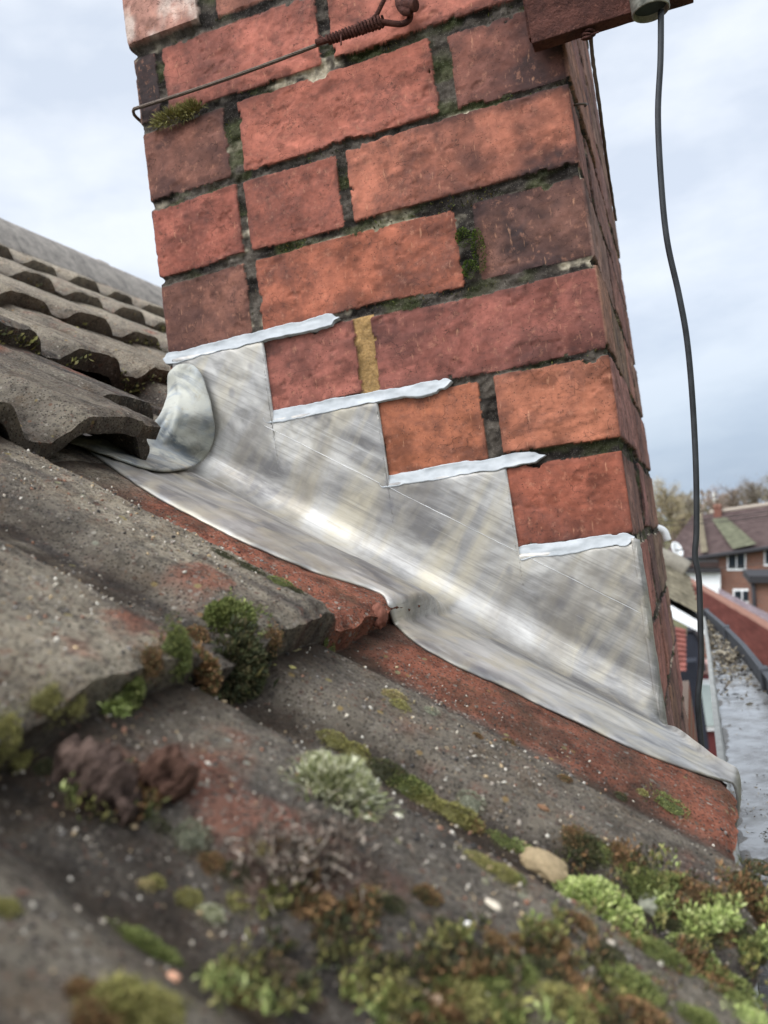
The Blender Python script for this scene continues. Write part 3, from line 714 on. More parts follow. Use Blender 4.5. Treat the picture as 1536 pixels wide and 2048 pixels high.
# scored line left by the knife, a real groove of bright metal
sc = []
for a, b in (((-.3560, .1650), (-.2352, .0845)), ((-.2300, .0815), (-.1080, .0)), ((-.1035, -.0030), (-.004, -.0690))):
    pa = np.linspace(0, 1, 30)[:, None]; q = np.array(a)*(1-pa)+np.array(b)*pa
    pth = np.stack([q[:, 0], np.full(30, -.0050), q[:, 1]+.0004*fbm(q[:, 0]*200, 0, 1, 2)], 1); sc.append(tube(pth, .00022*(1+.8*fbm(np.arange(30)*.6, a[0]*50, .5, 2)).clip(.15), 4))
v1, f1 = joinm(*sc); mesh('scored_line', v1, f1, simple('bright_scratch', lin(218, 218, 216), .4, .6, bump=0), lead)

# old lead corner piece folded over the upper end
def onlead(px, py, lift=.004):
    q = A.reshape(-1, 3); d = q-CAM; z = d@_f; x = 768+FPX*(d@_r)/z; y = 1024-FPX*(d@_u)/z; r2 = (x-px)**2+(y-py)**2
    k = np.where(r2 < max(60, r2.min()+1))[0]; return q[k, 1].min()-lift
def flap():
    rows = [  # (left px, depth Y) (right px, depth Y), bulge towards the viewer
        ((352, 733), -.012, (378, 727), -.012, .003),
        ((336, 752), -.014, (400, 742), -.012, .006),
        ((335, 790), -.018, (416, 785), -.012, .008),
        ((324, 822), -.045, (427, 835), -.016, 0.01),
        ((306, 846), onlead(306, 846), (430, 868), onlead(430, 868), 0.01),
        ((282, 864), onlead(282, 864), (420, 900), onlead(420, 900), 0.008),
        ((250, 870), onlead(250, 870), (400, 925), onlead(400, 925), 0.006),
        ((215, 872), onlead(215, 872), (372, 938), onlead(372, 938), 0.005),
        ((186, 873), onlead(186, 873), (330, 943), onlead(330, 943), 0.004),
        ((164, 873), onlead(164, 873), (285, 935), onlead(285, 935), 0.003),
        ((148, 873), onlead(148, 873), (235, 918), onlead(235, 918), 0.002),
        ((120, 871), onlead(120, 871), (160, 890), onlead(160, 890), 0.001)]
    nu = 30; L = []
    for (lp, ly, rp, ry, bg_) in rows:
        a, b = atY(*lp, ly), atY(*rp, ry)
        L.append([a+(b-a)*t+(CAM-(a+b)/2)/np.linalg.norm(CAM-(a+b)/2)*0+np.array([0.2, -1, .3])*bg_*math.sin(math.pi*t)**.8*.6 for t in np.linspace(0, 1, nu)])
    L = np.array(L); out_ = np.stack([catmull(L[:, j], 7) for j in range(nu)], 1)
    uu_ = np.linspace(0, 1, nu)[None]; rr_ = np.linspace(0, 1, out_.shape[0])[:, None]; nzf = .0030*fbm(out_[..., 0]*60, out_[..., 2]*60, 2.7, 5)-.0030*np.exp(-((uu_-.30-.25*rr_)/.06)**2)*sstep(.05, .3, rr_)+.0030*np.exp(-((uu_-.12-.1*rr_)/.05)**2)*sstep(.1, .4, rr_); out_[..., 1] += nzf; out_[..., 2] += nzf*.5
    return out_
Fl = flap()
o = mesh('lead_corner_piece', Fl.reshape(-1, 3), grid_faces(Fl.shape[0], Fl.shape[1]), MLO, origin=Fl.reshape(-1, 3).mean(0))
sol = o.modifiers.new('sheet', 'SOLIDIFY'); sol.thickness = .0026; sol.offset = 0
o.modifiers.new('sub', 'SUBSURF').render_levels = 1
tag(o, 'old oxidised grey lead tongue curling from under the upper tile onto the new flashing', 'lead piece')

# ================================================================== MOSS, GRIT AND DEBRIS ON THE TILES
PAL = {
 'green': [lin(98, 112, 40), lin(78, 92, 34), lin(122, 130, 54)],
 'lime': [lin(150, 172, 74), lin(126, 150, 60), lin(172, 186, 104)],
 'yellow': [lin(132, 130, 50), lin(108, 104, 44), lin(150, 140, 66)],
 'dark': [lin(52, 60, 34), lin(66, 72, 36), lin(80, 72, 40)],
 'rust': [lin(118, 78, 40), lin(92, 62, 36), lin(146, 100, 52), lin(86, 84, 40)],
 'hairy': [lin(130, 138, 84), lin(158, 160, 120), lin(108, 118, 60), lin(196, 196, 172)],
 'grey': [lin(116, 122, 98), lin(90, 96, 72), lin(168, 170, 150)],
 'ochre': [lin(170, 150, 96), lin(148, 124, 74), lin(128, 122, 60)],
 'brown': [lin(86, 70, 58), lin(66, 52, 42), lin(108, 88, 72)]}
for k_p in PAL:
    PAL[k_p] = [np.array(c_p)*.62+np.mean(c_p)*np.array([.42, .38, .26]) for c_p in PAL[k_p]]
def pxscale(P): return np.linalg.norm(P-CAM)/FPX
def cushion(px, py, rpx, kind, ax=1.0, ay=1.0, hh=.60, nbl=None, s_rot=0.0, lenf=.17):
    """leaf-built moss cushion seated where the pixel meets the tiles; returns verts, faces, colours"""
    s, Y, P = hit(px, py+rpx*.35); n_ = rnormal(s, Y, .006); r = rpx*pxscale(P)
    T = RD-n_*(RD@n_); T /= np.linalg.norm(T); B = np.cross(n_, T)
    if s_rot: T, B = T*math.cos(s_rot)+B*math.sin(s_rot), B*math.cos(s_rot)-T*math.sin(s_rot)
    nbl = int(np.clip((nbl or rpx*rpx*.55*ax*ay)*1.7, 300, 4200))
    rho = np.sqrt(rng.random(nbl)); ph = rng.random(nbl)*2*np.pi
    lob = 1+.5*fbm(np.cos(ph)*1.6+px, np.sin(ph)*1.6+py, .5, 3)
    dx, dy = rho*np.cos(ph)*lob, rho*np.sin(ph)*lob
    zz_ = np.sqrt(np.clip(1-rho**2, 0, 1))*hh*(1+.7*fbm(dx*2.6+px, dy*2.6+py, 3.5, 3))
    sat = rng.random(nbl) < .14; k_s = np.where(sat, 1.05+.55*rng.random(nbl)*(1+fbm(np.cos(ph)*2+py, np.sin(ph)*2+px, 2.5, 2)), 1); dx, dy = np.where(sat, np.cos(ph)*k_s*lob, dx), np.where(sat, np.sin(ph)*k_s*lob, dy); zz_ = np.where(sat, .12*rng.random(nbl), zz_)
    base = P+T*(dx*r*ax)[:, None]+B*(dy*r*ay)[:, None]+n_*((zz_*r*.85-.15*r*hh))[:, None]
    d = n_[None]*(.35+zz_)[:, None]+T*(dx*.9)[:, None]+B*(dy*.9)[:, None]+rng.normal(size=(nbl, 3))*.36
    Lb = r*lenf*(.6+.8*rng.random(nbl)); Lb = np.clip(Lb, .0011, .0055)
    Wb = Lb*(.13+.10*rng.random(nbl))
    if kind in ('hairy', 'grey'): Lb = Lb*1.3; Wb = Wb*.6
    if kind in ('rust',): Wb = Wb*1.4
    pal = np.array(PAL[kind]); cl = pal[rng.integers(0, len(pal), nbl)]*(.6+.8*rng.random((nbl, 1)))
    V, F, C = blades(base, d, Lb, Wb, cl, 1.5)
    # body below the leaves
    na, nb_ = 9, 14; cv = []
    for a in range(na):
        el = a/(na-1)
        for b in range(nb_):
            p_ = 2*np.pi*b/nb_; lb = 1+.5*float(fbm(math.cos(p_)*1.6+px, math.sin(p_)*1.6+py, .5, 3)); rr = math.cos((1-el)*0+el*np.pi/2)
            cv.append(P+T*(rr*math.cos(p_)*lb*r*ax*.85)+B*(rr*math.sin(p_)*lb*r*ay*.85)+n_*(math.sin(el*np.pi/2)*hh*r*.62-.2*r*hh))
    cf = grid_faces(na, nb_, True)
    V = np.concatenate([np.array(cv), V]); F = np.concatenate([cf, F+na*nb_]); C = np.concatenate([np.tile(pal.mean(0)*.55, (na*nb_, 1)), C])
    return V, F, C, P
def merge(parts):
    V = []; F = []; C = []; n = 0
    for p in parts:
        V.append(p[0]); F.append(p[1]+n); C.append(p[2]); n += len(p[0])
    return np.concatenate(V), np.concatenate(F), np.concatenate(C)
def moss(label, parts, name='moss_cushion', cat='moss', group='moss cushions growing on the roof tiles'):
    ps = [cushion(*p[:4], **(p[4] if len(p) > 4 else {})) for p in parts]
    V, F, C = merge(ps); o = mesh(name, V, F, MMOSS, None, False, {'Col': C}, origin=ps[0][3])
    return tag(o, label, cat, group)
S = dict
moss('bright green velvety moss dome on the upper tile near its lower end', [(455, 1225, 44, 'green', S(hh=.8, nbl=2200, lenf=.2))])
moss('large pale hairy moss cushion standing alone on the tile crest', [(668, 1555, 62, 'hairy', S(ax=1.05, hh=.85, nbl=2600, lenf=.28)), (640, 1525, 34, 'hairy', S(hh=1.0))])
moss('upright silvery green moss tuft beside the dried debris', [(382, 1672, 34, 'grey', S(hh=1.5, nbl=900))])
moss('green moss filling the gap under the upper tile end', [(350, 1285, 44, 'green'), (392, 1262, 30, 'rust'), (300, 1310, 30, 'rust')])
moss('rusty orange tipped moss tuft hanging below the upper tile end', [(405, 1340, 36, 'rust', S(lenf=.45))])
moss('dark green moss lump with golden tips under the tile step', [(480, 1320, 56, 'dark', S(lenf=.3)), (510, 1345, 30, 'yellow'), (470, 1290, 26, 'dark')])
moss('dark rusty moss clump at the corner of the tile end by the red tile', [(548, 1268, 24, 'rust'), (540, 1300, 18, 'dark')])
moss('fine bright green moss streak hanging in the tile step', [(255, 1370, 28, 'green', S(lenf=.5)), (232, 1415, 24, 'lime', S(lenf=.6))])
moss('yellow green moss pad on the thick lower edge of the big tile roll', [(95, 1395, 32, 'yellow')])
moss('small yellow green moss pad beside the larger one on the big tile edge', [(152, 1400, 20, 'yellow')])
moss('olive moss clump at the far left below the big tile edge', [(8, 1455, 36, 'yellow')])
moss('yellow green moss strip along the tile joint above the hairy cushion', [(668, 1478, 26, 'yellow', S(ax=1.5)), (715, 1500, 26, 'yellow', S(ax=1.5))])
moss('long dark green moss strip along the middle of the tile joint', [(780, 1540, 30, 'dark', S(ax=1.5)), (820, 1568, 34, 'green', S(ax=1.5)), (850, 1592, 28, 'yellow', S(ax=1.3))])
moss('brown green moss pad at the lower end of the joint strip', [(915, 1625, 34, 'yellow', S(ax=1.4)), (945, 1645, 22, 'rust')])
moss('round grey green frosted moss button beside the joint strip', [(940, 1600, 27, 'grey', S(hh=.8))])
moss('narrow bright green moss ribbon leading to the tan stone', [(1005, 1680, 20, 'green', S(ax=1.8)), (1045, 1695, 16, 'lime', S(ax=1.8))])
moss('yellow green moss patch left of the tan stone', [(960, 1718, 22, 'yellow', S(ax=1.4)), (1005, 1742, 26, 'yellow', S(ax=1.4)), (1030, 1752, 18, 'green')])
moss('large lime green domed moss cushion near the lower right', [(1200, 1805, 74, 'lime', S(hh=.75, nbl=3000, lenf=.16)), (1150, 1780, 40, 'lime', S(lenf=.2)), (1250, 1850, 44, 'lime', S(lenf=.2))])
moss('dull green moss pad above the lime green cushion', [(1290, 1760, 40, 'green', S(ax=1.3, hh=.5)), (1330, 1785, 26, 'dark')])
moss('dark round brown moss ball at the right tile end', [(1498, 1790, 44, 'rust', S(hh=.8)), (1500, 1780, 42, 'dark', S(hh=.8))])
moss('ochre crusted moss patch on the dark tile below the lead step', [(788, 1385, 26, 'ochre', S(hh=.4)), (800, 1405, 22, 'yellow', S(hh=.4))])
moss('tiny frosted moss tuft right of the ochre crust', [(862, 1420, 17, 'grey')])
moss('long green moss strip at the foot of the red tile on the upper course', [(445, 1105, 14, 'dark', S(ax=2.2, hh=.4)), (500, 1132, 16, 'dark', S(ax=2.2, hh=.4)), (560, 1160, 20, 'green', S(ax=1.6, hh=.5)), (590, 1178, 12, 'dark', S(ax=1.5))])
moss('small green moss sprig at the foot of the red tile step', [(660, 1292, 16, 'green', S(ax=1.4)), (650, 1280, 10, 'green')])
moss('dark green moss button on the lower middle tile', [(780, 1805, 25, 'dark', S(hh=.7))])
moss('dark brown moss tuft right of the dark green button', [(852, 1785, 28, 'rust', S(hh=.6)), (850, 1790, 24, 'dark')])
moss('small green moss pad under the red tile near the eave end', [(1340, 1606, 24, 'green', S(ax=1.4))])
moss('little olive moss pads between the red tile and the dark roll', [(1240, 1590, 14, 'dark'), (1285, 1584, 12, 'yellow'), (1130, 1556, 14, 'rust'), (1018, 1482, 13, 'rust'), (955, 1470, 10, 'rust')])
moss('mixed dark green and rusty moss patch in the hollow of the right tile', [(1165, 1690, 36, 'dark'), (1195, 1700, 26, 'green'), (1150, 1668, 26, 'rust'), (1240, 1705, 30, 'rust'), (1275, 1720, 24, 'dark')])
moss('green moss patch out of focus on the nearest roll at lower left', [(290, 1880, 42, 'green', S(hh=.4)), (330, 1905, 30, 'green', S(hh=.4)), (265, 1865, 24, 'green', S(hh=.4))])
moss('blurred olive and brown moss heap at the bottom left edge', [(250, 2000, 60, 'yellow'), (200, 2030, 50, 'rust'), (310, 2010, 46, 'yellow'), (160, 1975, 26, 'rust')])
moss('olive moss spot on the far left of the nearest roll', [(10, 1815, 28, 'yellow')])
moss('pale green moss crumbs along the edge of the nearest roll', [(375, 1795, 26, 'yellow'), (420, 1825, 24, 'hairy'), (290, 1770, 18, 'ochre'), (310, 1762, 16, 'yellow')])
# the dense growth at lower right and along the valleys: one mass
mass = []
for (x, y, r, k) in [(1110, 1870, 60, 'rust'), (1160, 1840, 46, 'rust'), (1060, 1890, 44, 'rust'), (1040, 1930, 50, 'green'), (980, 1960, 60, 'green'), (930, 1990, 60, 'yellow'),
    (870, 1960, 40, 'green'), (1250, 1960, 70, 'green'), (1330, 1900, 50, 'green'), (1390, 1890, 52, 'lime'), (1430, 1950, 56, 'green'), (1480, 1990, 50, 'green'), (1180, 2000, 60, 'green'), (1120, 2000, 60, 'yellow'),
    (1000, 2030, 60, 'green'), (860, 2030, 60, 'green'), (780, 1980, 40, 'yellow'), (1300, 2030, 60, 'rust'), (1400, 2040, 50, 'green'), (1520, 2040, 40, 'lime'), (1100, 1930, 44, 'dark'), (1220, 1900, 40, 'dark'),
    (1390, 1770, 40, 'rust'), (1430, 1800, 40, 'dark'), (1350, 1810, 40, 'rust'), (1400, 1840, 44, 'dark'), (1450, 1860, 40, 'rust'), (1340, 1850, 34, 'dark'), (1500, 1880, 44, 'dark'), (1525, 1730, 26, 'dark'), (1530, 1830, 30, 'rust'),
    (900, 1850, 30, 'dark'), (990, 1880, 34, 'rust'), (940, 1900, 30, 'dark'), (430, 1720, 30, 'rust'), (470, 1740, 30, 'dark'), (520, 1700, 26, 'ochre'), (570, 1690, 26, 'rust'), (600, 1740, 40, 'brown'), (640, 1720, 40, 'brown'),
    (560, 1770, 36, 'dark'), (620, 1800, 36, 'rust'), (680, 1820, 38, 'dark'), (700, 1870, 40, 'brown'), (730, 1900, 30, 'dark'), (660, 1880, 30, 'dark'), (480, 1800, 24, 'yellow'), (40, 1510, 30, 'yellow'), (90, 1530, 30, 'dark'),
    (210, 1590, 26, 'rust'), (250, 1600, 26, 'dark'), (270, 1570, 34, 'green'), (290, 1610, 30, 'green'), (330, 1650, 26, 'dark'), (160, 1540, 20, 'dark'), (560, 1940, 60, 'brown'), (480, 1990, 56, 'rust'), (520, 2030, 50, 'brown'), (450, 1950, 40, 'dark'), (620, 1990, 40, 'brown'), (690, 1960, 30, 'yellow')]:
    mass.append(cushion(x+random.uniform(-9, 9), y, r*random.uniform(.55, .8), k, ax=random.uniform(.9, 1.5), hh=.25+.3*random.random(), lenf=.18, nbl=int(min(900, r*r*.35))))
KN = ['green', 'lime', 'rust', 'dark', 'yellow', 'brown']
pts = []; 
for (x0, y0, rx, ry, n_p) in ((1180, 1940, 330, 120, 10500), (1430, 1840, 130, 120, 4400), (900, 1980, 220, 100, 5000), (640, 1830, 120, 110, 2600), (1240, 1740, 120, 60, 700), (520, 1980, 120, 70, 900), (230, 1600, 110, 60, 700), (740, 1520, 150, 80, 0), (1440, 1960, 110, 120, 3000)):
    a_ = rng.random(n_p)*2*np.pi; q_ = np.sqrt(rng.random(n_p)); pts.append(np.stack([x0+q_*np.cos(a_)*rx, y0+q_*np.sin(a_)*ry], 1))
pts = np.concatenate(pts); pts = pts[(fbm(pts[:, 0]/60, pts[:, 1]/45, 2.5, 4) > .0)]
hp_ = hit_many(pts); hs_ = (hp_-RO)@RD; hy_ = hp_[:, 1]
kd = fbm(hs_*40, hy_*40, 7.7, 3); thick = np.clip(fbm(hs_*60, hy_*60, 9.7, 3)+.3, 0, 1)*.011
colc = np.zeros((len(pts), 3)); kk_ = len(pts); j1 = rng.random(kk_)
for q_ in range(kk_):
    t_ = kd[q_]+.25*(j1[q_]-.5); nm = 'rust' if t_ < -.22 else 'dark' if t_ < -.06 else 'brown' if t_ < -.01 else 'yellow' if t_ < .12 else 'green' if t_ < .3 else 'lime'
    pl = PAL[nm]; colc[q_] = pl[rng.integers(0, len(pl))]*rng.uniform(.6, 1.4)
up_ = RN*.55+AZ*.45
car = blades(hp_+up_*(thick*rng.random(kk_))[:, None], rng.normal(size=(kk_, 3))*.5+up_, .0016+.0030*rng.random(kk_), .0003+.0005*rng.random(kk_), colc, 1.4)
car = (car[0], car[1], car[2], None); mass.append(car)
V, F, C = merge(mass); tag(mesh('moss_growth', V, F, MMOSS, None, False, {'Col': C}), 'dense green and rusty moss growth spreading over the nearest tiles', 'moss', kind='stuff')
# moss along the tile steps of the far courses
bl = []
for i in range(1, 6):
    nn = 2600; Yr = rng.uniform(-.45, 1.6, nn); dn = fbm(Yr*14, i*3.3, .5, 3)+.15*(bump_(Yr) < .006); k = rng.random(nn) < sstep(.05, .4, dn)*(1 if i > 1 else .35)
    k &= (Yr < -.34) if i == 1 else (Yr < -.24) | (Yr > .64) if i == 2 else True
    Yr = Yr[k]; kk = len(Yr); sr = SE[i]+rng.normal(size=kk)*.005+.004
    offr = H(np.full(kk, SE[i]+.004), Yr)+rng.random(kk)*.012
    Bp = P3(sr, Yr, offr); pal = np.array(PAL['dark']+PAL['yellow']); cl = pal[rng.integers(0, len(pal), kk)]
    bl.append(blades(Bp, rng.normal(size=(kk, 3))*.6+RN+RD*.5, .004+.005*rng.random(kk), .0009+.001*rng.random(kk), cl, 1.3))
V, F, C = merge(bl); tag(mesh('step_moss', V, F, MMOSS, None, False, {'Col': C}), 'thin dark moss lining the tile steps behind the chimney', 'moss', kind='stuff')

# stones: deformed little pebbles
ico = bmesh.new(); bmesh.ops.create_icosphere(ico, subdivisions=1, radius=1); IV = np.array([v.co[:] for v in ico.verts]); IF = np.array([[v.index for v in f.verts] for f in ico.faces]); ico.free()
ico = bmesh.new(); bmesh.ops.create_icosphere(ico, subdivisions=4, radius=1); IV4 = np.array([v.co[:] for v in ico.verts]); IF4 = np.array([[v.index for v in f.verts] for f in ico.faces]); ico.free()
gv = []; gf = []; gcx = []; n_ = 0
SP = [lin(196, 188, 174), lin(170, 160, 144), lin(140, 130, 118), lin(170, 148, 116), lin(132, 98, 80), lin(110, 104, 98), lin(56, 53, 51)]
SG = rng.uniform(-.46, .05, 9000); YG = rng.uniform(-.74, -.27, 9000); OFFG = H(SG, YG); KG = (fbm(SG*14, YG*14, 3.3, 3) > -.05) | (rng.random(9000) > .8)
for k in range(9000):
    s, Y = SG[k], YG[k]
    if not KG[k]: continue
    off = OFFG[k]; r = (.0004+.0009*rng.random()**5); q = rng.normal(size=(3, 3)); q, _ = np.linalg.qr(q)
    v = (IV*(1+.25*rng.normal(size=(len(IV), 1)))*r*np.array([1.3, 1, .7]))@q.T+P3(s, Y, off+r*.25).reshape(3)
    gv.append(v); gf.append(IF+n_); n_ += len(v); gcx.append(np.tile(SP[rng.integers(0, 7)], (len(v), 1)))
tag(mesh('grit', np.concatenate(gv), np.concatenate(gf), MSTONE, None, False, {'Col': np.concatenate(gcx)}), 'loose pale sand grains and grit scattered over the tiles', 'grit', kind='stuff')
def stone(px, py, a, b, c, col, label, rough=.25, name='pebble', cat='stone', group='loose stones on the tiles'):
    s, Y, P = hit(px, py); k = pxscale(P); n_ = rnormal(s, Y, .006); T = RD-n_*(RD@n_); T /= np.linalg.norm(T); B = np.cross(n_, T)
    nn = fbm(IV4[:, 0]*1.7+px, IV4[:, 1]*1.7, IV4[:, 2]*1.7, 4); fl = fbm(IV4[:, 0]*9+px, IV4[:, 1]*9, IV4[:, 2]*9, 3)
    v = IV4*(1+rough*nn+.06*fl)[:, None]; v = T*(v[:, :1]*a*k)+B*(v[:, 1:2]*b*k)+n_*(v[:, 2:]*c*k)+P+n_*c*k*.45
    cc = np.asarray(col)[None]*(1+.25*fl[:, None]); return tag(mesh(name, v, IF4, MSTONE, None, True, {'Col': np.clip(cc, 0, 1)}, origin=P), label, cat, group)
stone(1085, 1738, 46, 30, 20, lin(150, 132, 102), 'tan rough stone lying at the end of the moss ribbon', .3)
stone(985, 1813, 17, 11, 7, lin(200, 188, 168), 'smooth white pebble on the lower tile')
stone(935, 1853, 8, 7, 6, lin(240, 236, 228), 'tiny white stone below the white pebble')
stone(869, 2006, 16, 13, 11, lin(206, 178, 150), 'pinkish pebble in the moss at the bottom edge')
stone(345, 1959, 13, 10, 8, lin(200, 152, 124), 'pale orange pebble on the nearest roll')
stone(806, 1560, 6, 5, 5, lin(238, 234, 226), 'white chip caught on the long moss strip')
stone(1086, 1618, 12, 6, 5, lin(120, 90, 68), 'flat brown chip on the dark roll')
stone(1305, 1815, 26, 22, 12, lin(128, 128, 112), 'grey lichen covered stone beside the lime cushion', .35)
stone(752, 1232, 24, 17, 15, lin(116, 74, 60), 'broken red tile lump wedged under the lead edge', .35, 'tile_fragment', 'tile fragment', None)
# dirt rolls
def clod(pts, r, label, col):
    P = []
    for x, y in pts:
        s, Y, p = hit(x, y); P.append(p+RN*r*.55)
    P = catmull(P, 10); P = catmull(P[::3], 12); V, F = tube(P, r*(.55+.45*np.sin(np.linspace(.2, 2.95, len(P)))), 30); V = np.array(V)
    nn = fbm(V[:, 0]*120, V[:, 1]*120, V[:, 2]*120, 5)[:, None]; ct = V.mean(0); nr_ = np.repeat(P, 30, 0)
    V = nr_+(V-nr_)*(1+.9*nn+.7*fbm(V[:, 0]*380, V[:, 1]*380, V[:, 2]*380, 3)[:, None]); C = np.asarray(col)[None]*(.8+1.1*nn)
    return tag(mesh('dirt_clod', V, F, m_attr('dry_dirt', .95, .1, bumps=(350, .9, .003), var=160), None, True, {'Col': np.clip(C, .01, 1)}, origin=P[0]), label, 'dirt', 'dirt lumps in the tile valleys')
clod([(120, 1525), (165, 1560), (205, 1600), (265, 1650)], .0080, 'long grey brown roll of dirt in the near tile valley', lin(92, 76, 68))
clod([(290, 1545), (325, 1570), (370, 1610)], .0072, 'reddish brown crumbly dirt lump above the long dirt roll', lin(84, 62, 52))
# dry straw like litter
bl = []
kk = 900; bl = hit_many(np.stack([610+rng.normal(size=kk)*70, 1725+rng.normal(size=kk)*38], 1))+RN*(.002+.005*rng.random((kk, 1))); pal = np.array([lin(112, 98, 86), lin(84, 70, 60), lin(142, 130, 116), lin(56, 46, 40)])
V, F, C = blades(bl, rng.normal(size=(kk, 3))-RN*((rng.normal(size=(kk, 1)))*.3), .003+.005*rng.random(kk), .0003+.0003*rng.random(kk), pal[rng.integers(0, 4, kk)], 1.1)
tag(mesh('dry_litter', V, F, MMOSS, None, False, {'Col': C}), 'dry grey brown plant litter below the hairy cushion', 'litter', kind='stuff')
# cushions on the stack itself
def wallmoss(label, lst, kind, grp='moss cushions on the chimney bricks', L=.0032):
    vs = []
    for (px, py, rx, ry) in lst:
        P = atY(px, py, -.002); k = pxscale(P); nb_ = int(rx*ry*.9)+250; rho = np.sqrt(rng.random(nb_)); ph = rng.random(nb_)*2*np.pi
        dx, dz = rho*np.cos(ph), rho*np.sin(ph); h = np.sqrt(1-rho**2)*min(rx, ry)*k*.8
        b = P+np.stack([dx*rx*k, .002-h, dz*ry*k+dx*rx*k*.0], 1); d = np.stack([dx, -.4-h/(min(rx, ry)*k), dz+.25], 1)+rng.normal(size=(nb_, 3))*.25
        pal = np.array(PAL[kind]); vs.append(blades(b, d, L*(.5+.8*rng.random(nb_)), .0003+.0004*rng.random(nb_), pal[rng.integers(0, len(pal), nb_)]*(.7+.5*rng.random((nb_, 1))), 1.3))
    V, F, C = merge(vs); return tag(mesh('moss_cushion', V, F, MMOSS, None, False, {'Col': C}, origin=atY(lst[0][0], lst[0][1], -.002)), label, 'moss', grp)
PAL['wall'] = [lin(72, 92, 28), lin(56, 74, 24), lin(92, 108, 36)]
wallmoss('long dark green moss cushion in the upright joint of the stack', [(957, 500, 12, 42)], 'wall', L=.0022)
wallmoss('short green moss knob left of the long cushion on the stack', [(925, 474, 13, 17)], 'wall', L=.0022)
wallmoss('small moss cushion under the short knob at the brick corner', [(938, 538, 12, 17)], 'wall', L=.0022)
wallmoss('grassy yellow green moss tuft under the guy wire at the left corner', [(345, 238, 36, 11), (380, 222, 20, 9)], 'yellow', L=.009)

# ================================================================== METALWORK ON THE STACK
MW = simple('steel_wire', lin(96, 84, 74), .55, .6, .35, 200, .2)
g = empty('guy_wire', tuple(atY(500, 140, -.012))); tag(g, 'twisted steel guy wire stretched across the bricks to a rusty hook', 'wire')
a, b = atY(268, 218, -.006), atY(690, 68, -.020)
t = np.linspace(0, 1, 240)[:, None]; ln = a*(1-t)+b*t; ln[:, 2] -= .003*np.sin(np.pi*t[:, 0])*1.0
L_ = np.linalg.norm(b-a); st = []
ax_ = (b-a)/L_; e1 = np.cross(ax_, AY); e1 /= np.linalg.norm(e1); e2 = np.cross(ax_, e1)
for k in range(5):
    ph = t[:, 0]*L_/.018*2*np.pi+k*2*np.pi/5
    st.append(tube(ln+(e1*np.cos(ph)[:, None]+e2*np.sin(ph)[:, None])*.00125, .00085, 6))
v1, f1 = joinm(*st); mesh('cable', v1, f1, MW, g)
# end of the wire bent round the corner
v1, f1 = tube(catmull([a, a+np.array([-.003, .003, -.002]), a+np.array([-.0045, .012, -.004]), a+np.array([-.004, .05, -.008])], 8), .0018, 8); mesh('wire_end', v1, f1, MW, g)
c0, c1 = atY(655, 80, -.021), atY(765, 42, -.022); n_ = 500; t = np.linspace(0, 1, n_)[:, None]; ph = t[:, 0]*17*2*np.pi
ax_ = (c1-c0)/np.linalg.norm(c1-c0); e1 = np.cross(ax_, AY); e1 /= np.linalg.norm(e1); e2 = np.cross(ax_, e1)
rr = (.0040+.0014*t[:, 0])*(1+.12*fbm(t[:, 0]*30, 0, 1, 2))
v1, f1 = tube(c0*(1-t)+c1*t+(e1*np.cos(ph)[:, None]+e2*np.sin(ph)[:, None])*rr[:, None], .0013, 6)
v2, f2 = tube(np.array([atY(632, 85, -.021), atY(655, 80, -.021), c1]), .0032, 8)
v3, f3 = tube(np.array([atY(640, 72, -.022), atY(655, 82, -.026)]), .0009, 6); v4, f4 = tube(np.array([atY(682, 68, -.025), atY(682, 90, -.030)]), .0009, 6)
mesh('wire_binding', *joinm((v1, f1), (v2, f2), (v3, f3), (v4, f4)), MR, g)
v1, f1 = tube(catmull([atY(700, 62, -.022), atY(745, 38, -.024), atY(764, 8, -.026), atY(775, -18, -.026)], 10), .0022, 8)
v2, f2 = tube(catmull([atY(735, 50, -.022), atY(765, 45, -.020), atY(800, 48, -.014), atY(818, 40, -.010), atY(822, 20, -.006)], 10), .0030, 10)
mesh('wire_loop', *joinm((v1, f1), (v2, f2)), MR, g)
hk = empty('wall_hook', tuple(atY(820, 5, -.004))); tag(hk, 'rusty iron eye hook driven into the brick holding the guy wire', 'hook')
v1, f1 = tube(catmull([atY(800, -12, -.005), atY(798, 6, -.012), atY(808, 22, -.018), atY(822, 24, -.018)], 10), .0040, 12); mesh('hook_bend', v1, f1, MR, hk)
v1, f1 = tube(np.array([atY(800, 12, -.014), atY(832, 11, -.020)]), .0058, 14); bevel(mesh('pin', v1, f1, MR, hk), .001)
v1, f1 = tube(np.array([atY(795, -14, .01), atY(800, -10, -.012)]), .0042, 12); mesh('shank', v1, f1, MR, hk)

br = empty('iron_bracket', (-.03, -.02, .47)); tag(br, 'flaking rusty iron bar fixed across the top corner of the stack', 'bracket')
zb = atY(1090, 72, -.0085)[2]; zc_ = atY(1200, 44, -.0300)[2]
def rough_box(name, x0, x1, y0, y1, z0, z1, seed, res=.004):
    v, f = box(((x0+x1)/2, (y0+y1)/2, (z0+z1)/2), (x1-x0, y1-y0, z1-z0))
    o = mesh(name, v, f, MR, br, True)
    bm = bmesh.new(); bm.from_mesh(o.data); bmesh.ops.subdivide_edges(bm, edges=bm.edges[:], cuts=14, use_grid_fill=True)
    for q in bm.verts:
        d = .0019*float(fbm(q.co.x*70+seed, q.co.y*70, q.co.z*70, 4)); q.co += Vector((d*.4, d, d))
    bm.to_mesh(o.data); bm.free(); o.data.polygons.foreach_set('use_smooth', np.zeros(len(o.data.polygons), bool)); bevel(o, .0012); return o
rough_box('flange', -.0305, .004, -.0125, -.004, zb, zb+.075, 1)
rough_box('bar', -.0270, .115, -.0300, -.0127, zc_, zc_+.07, 2)
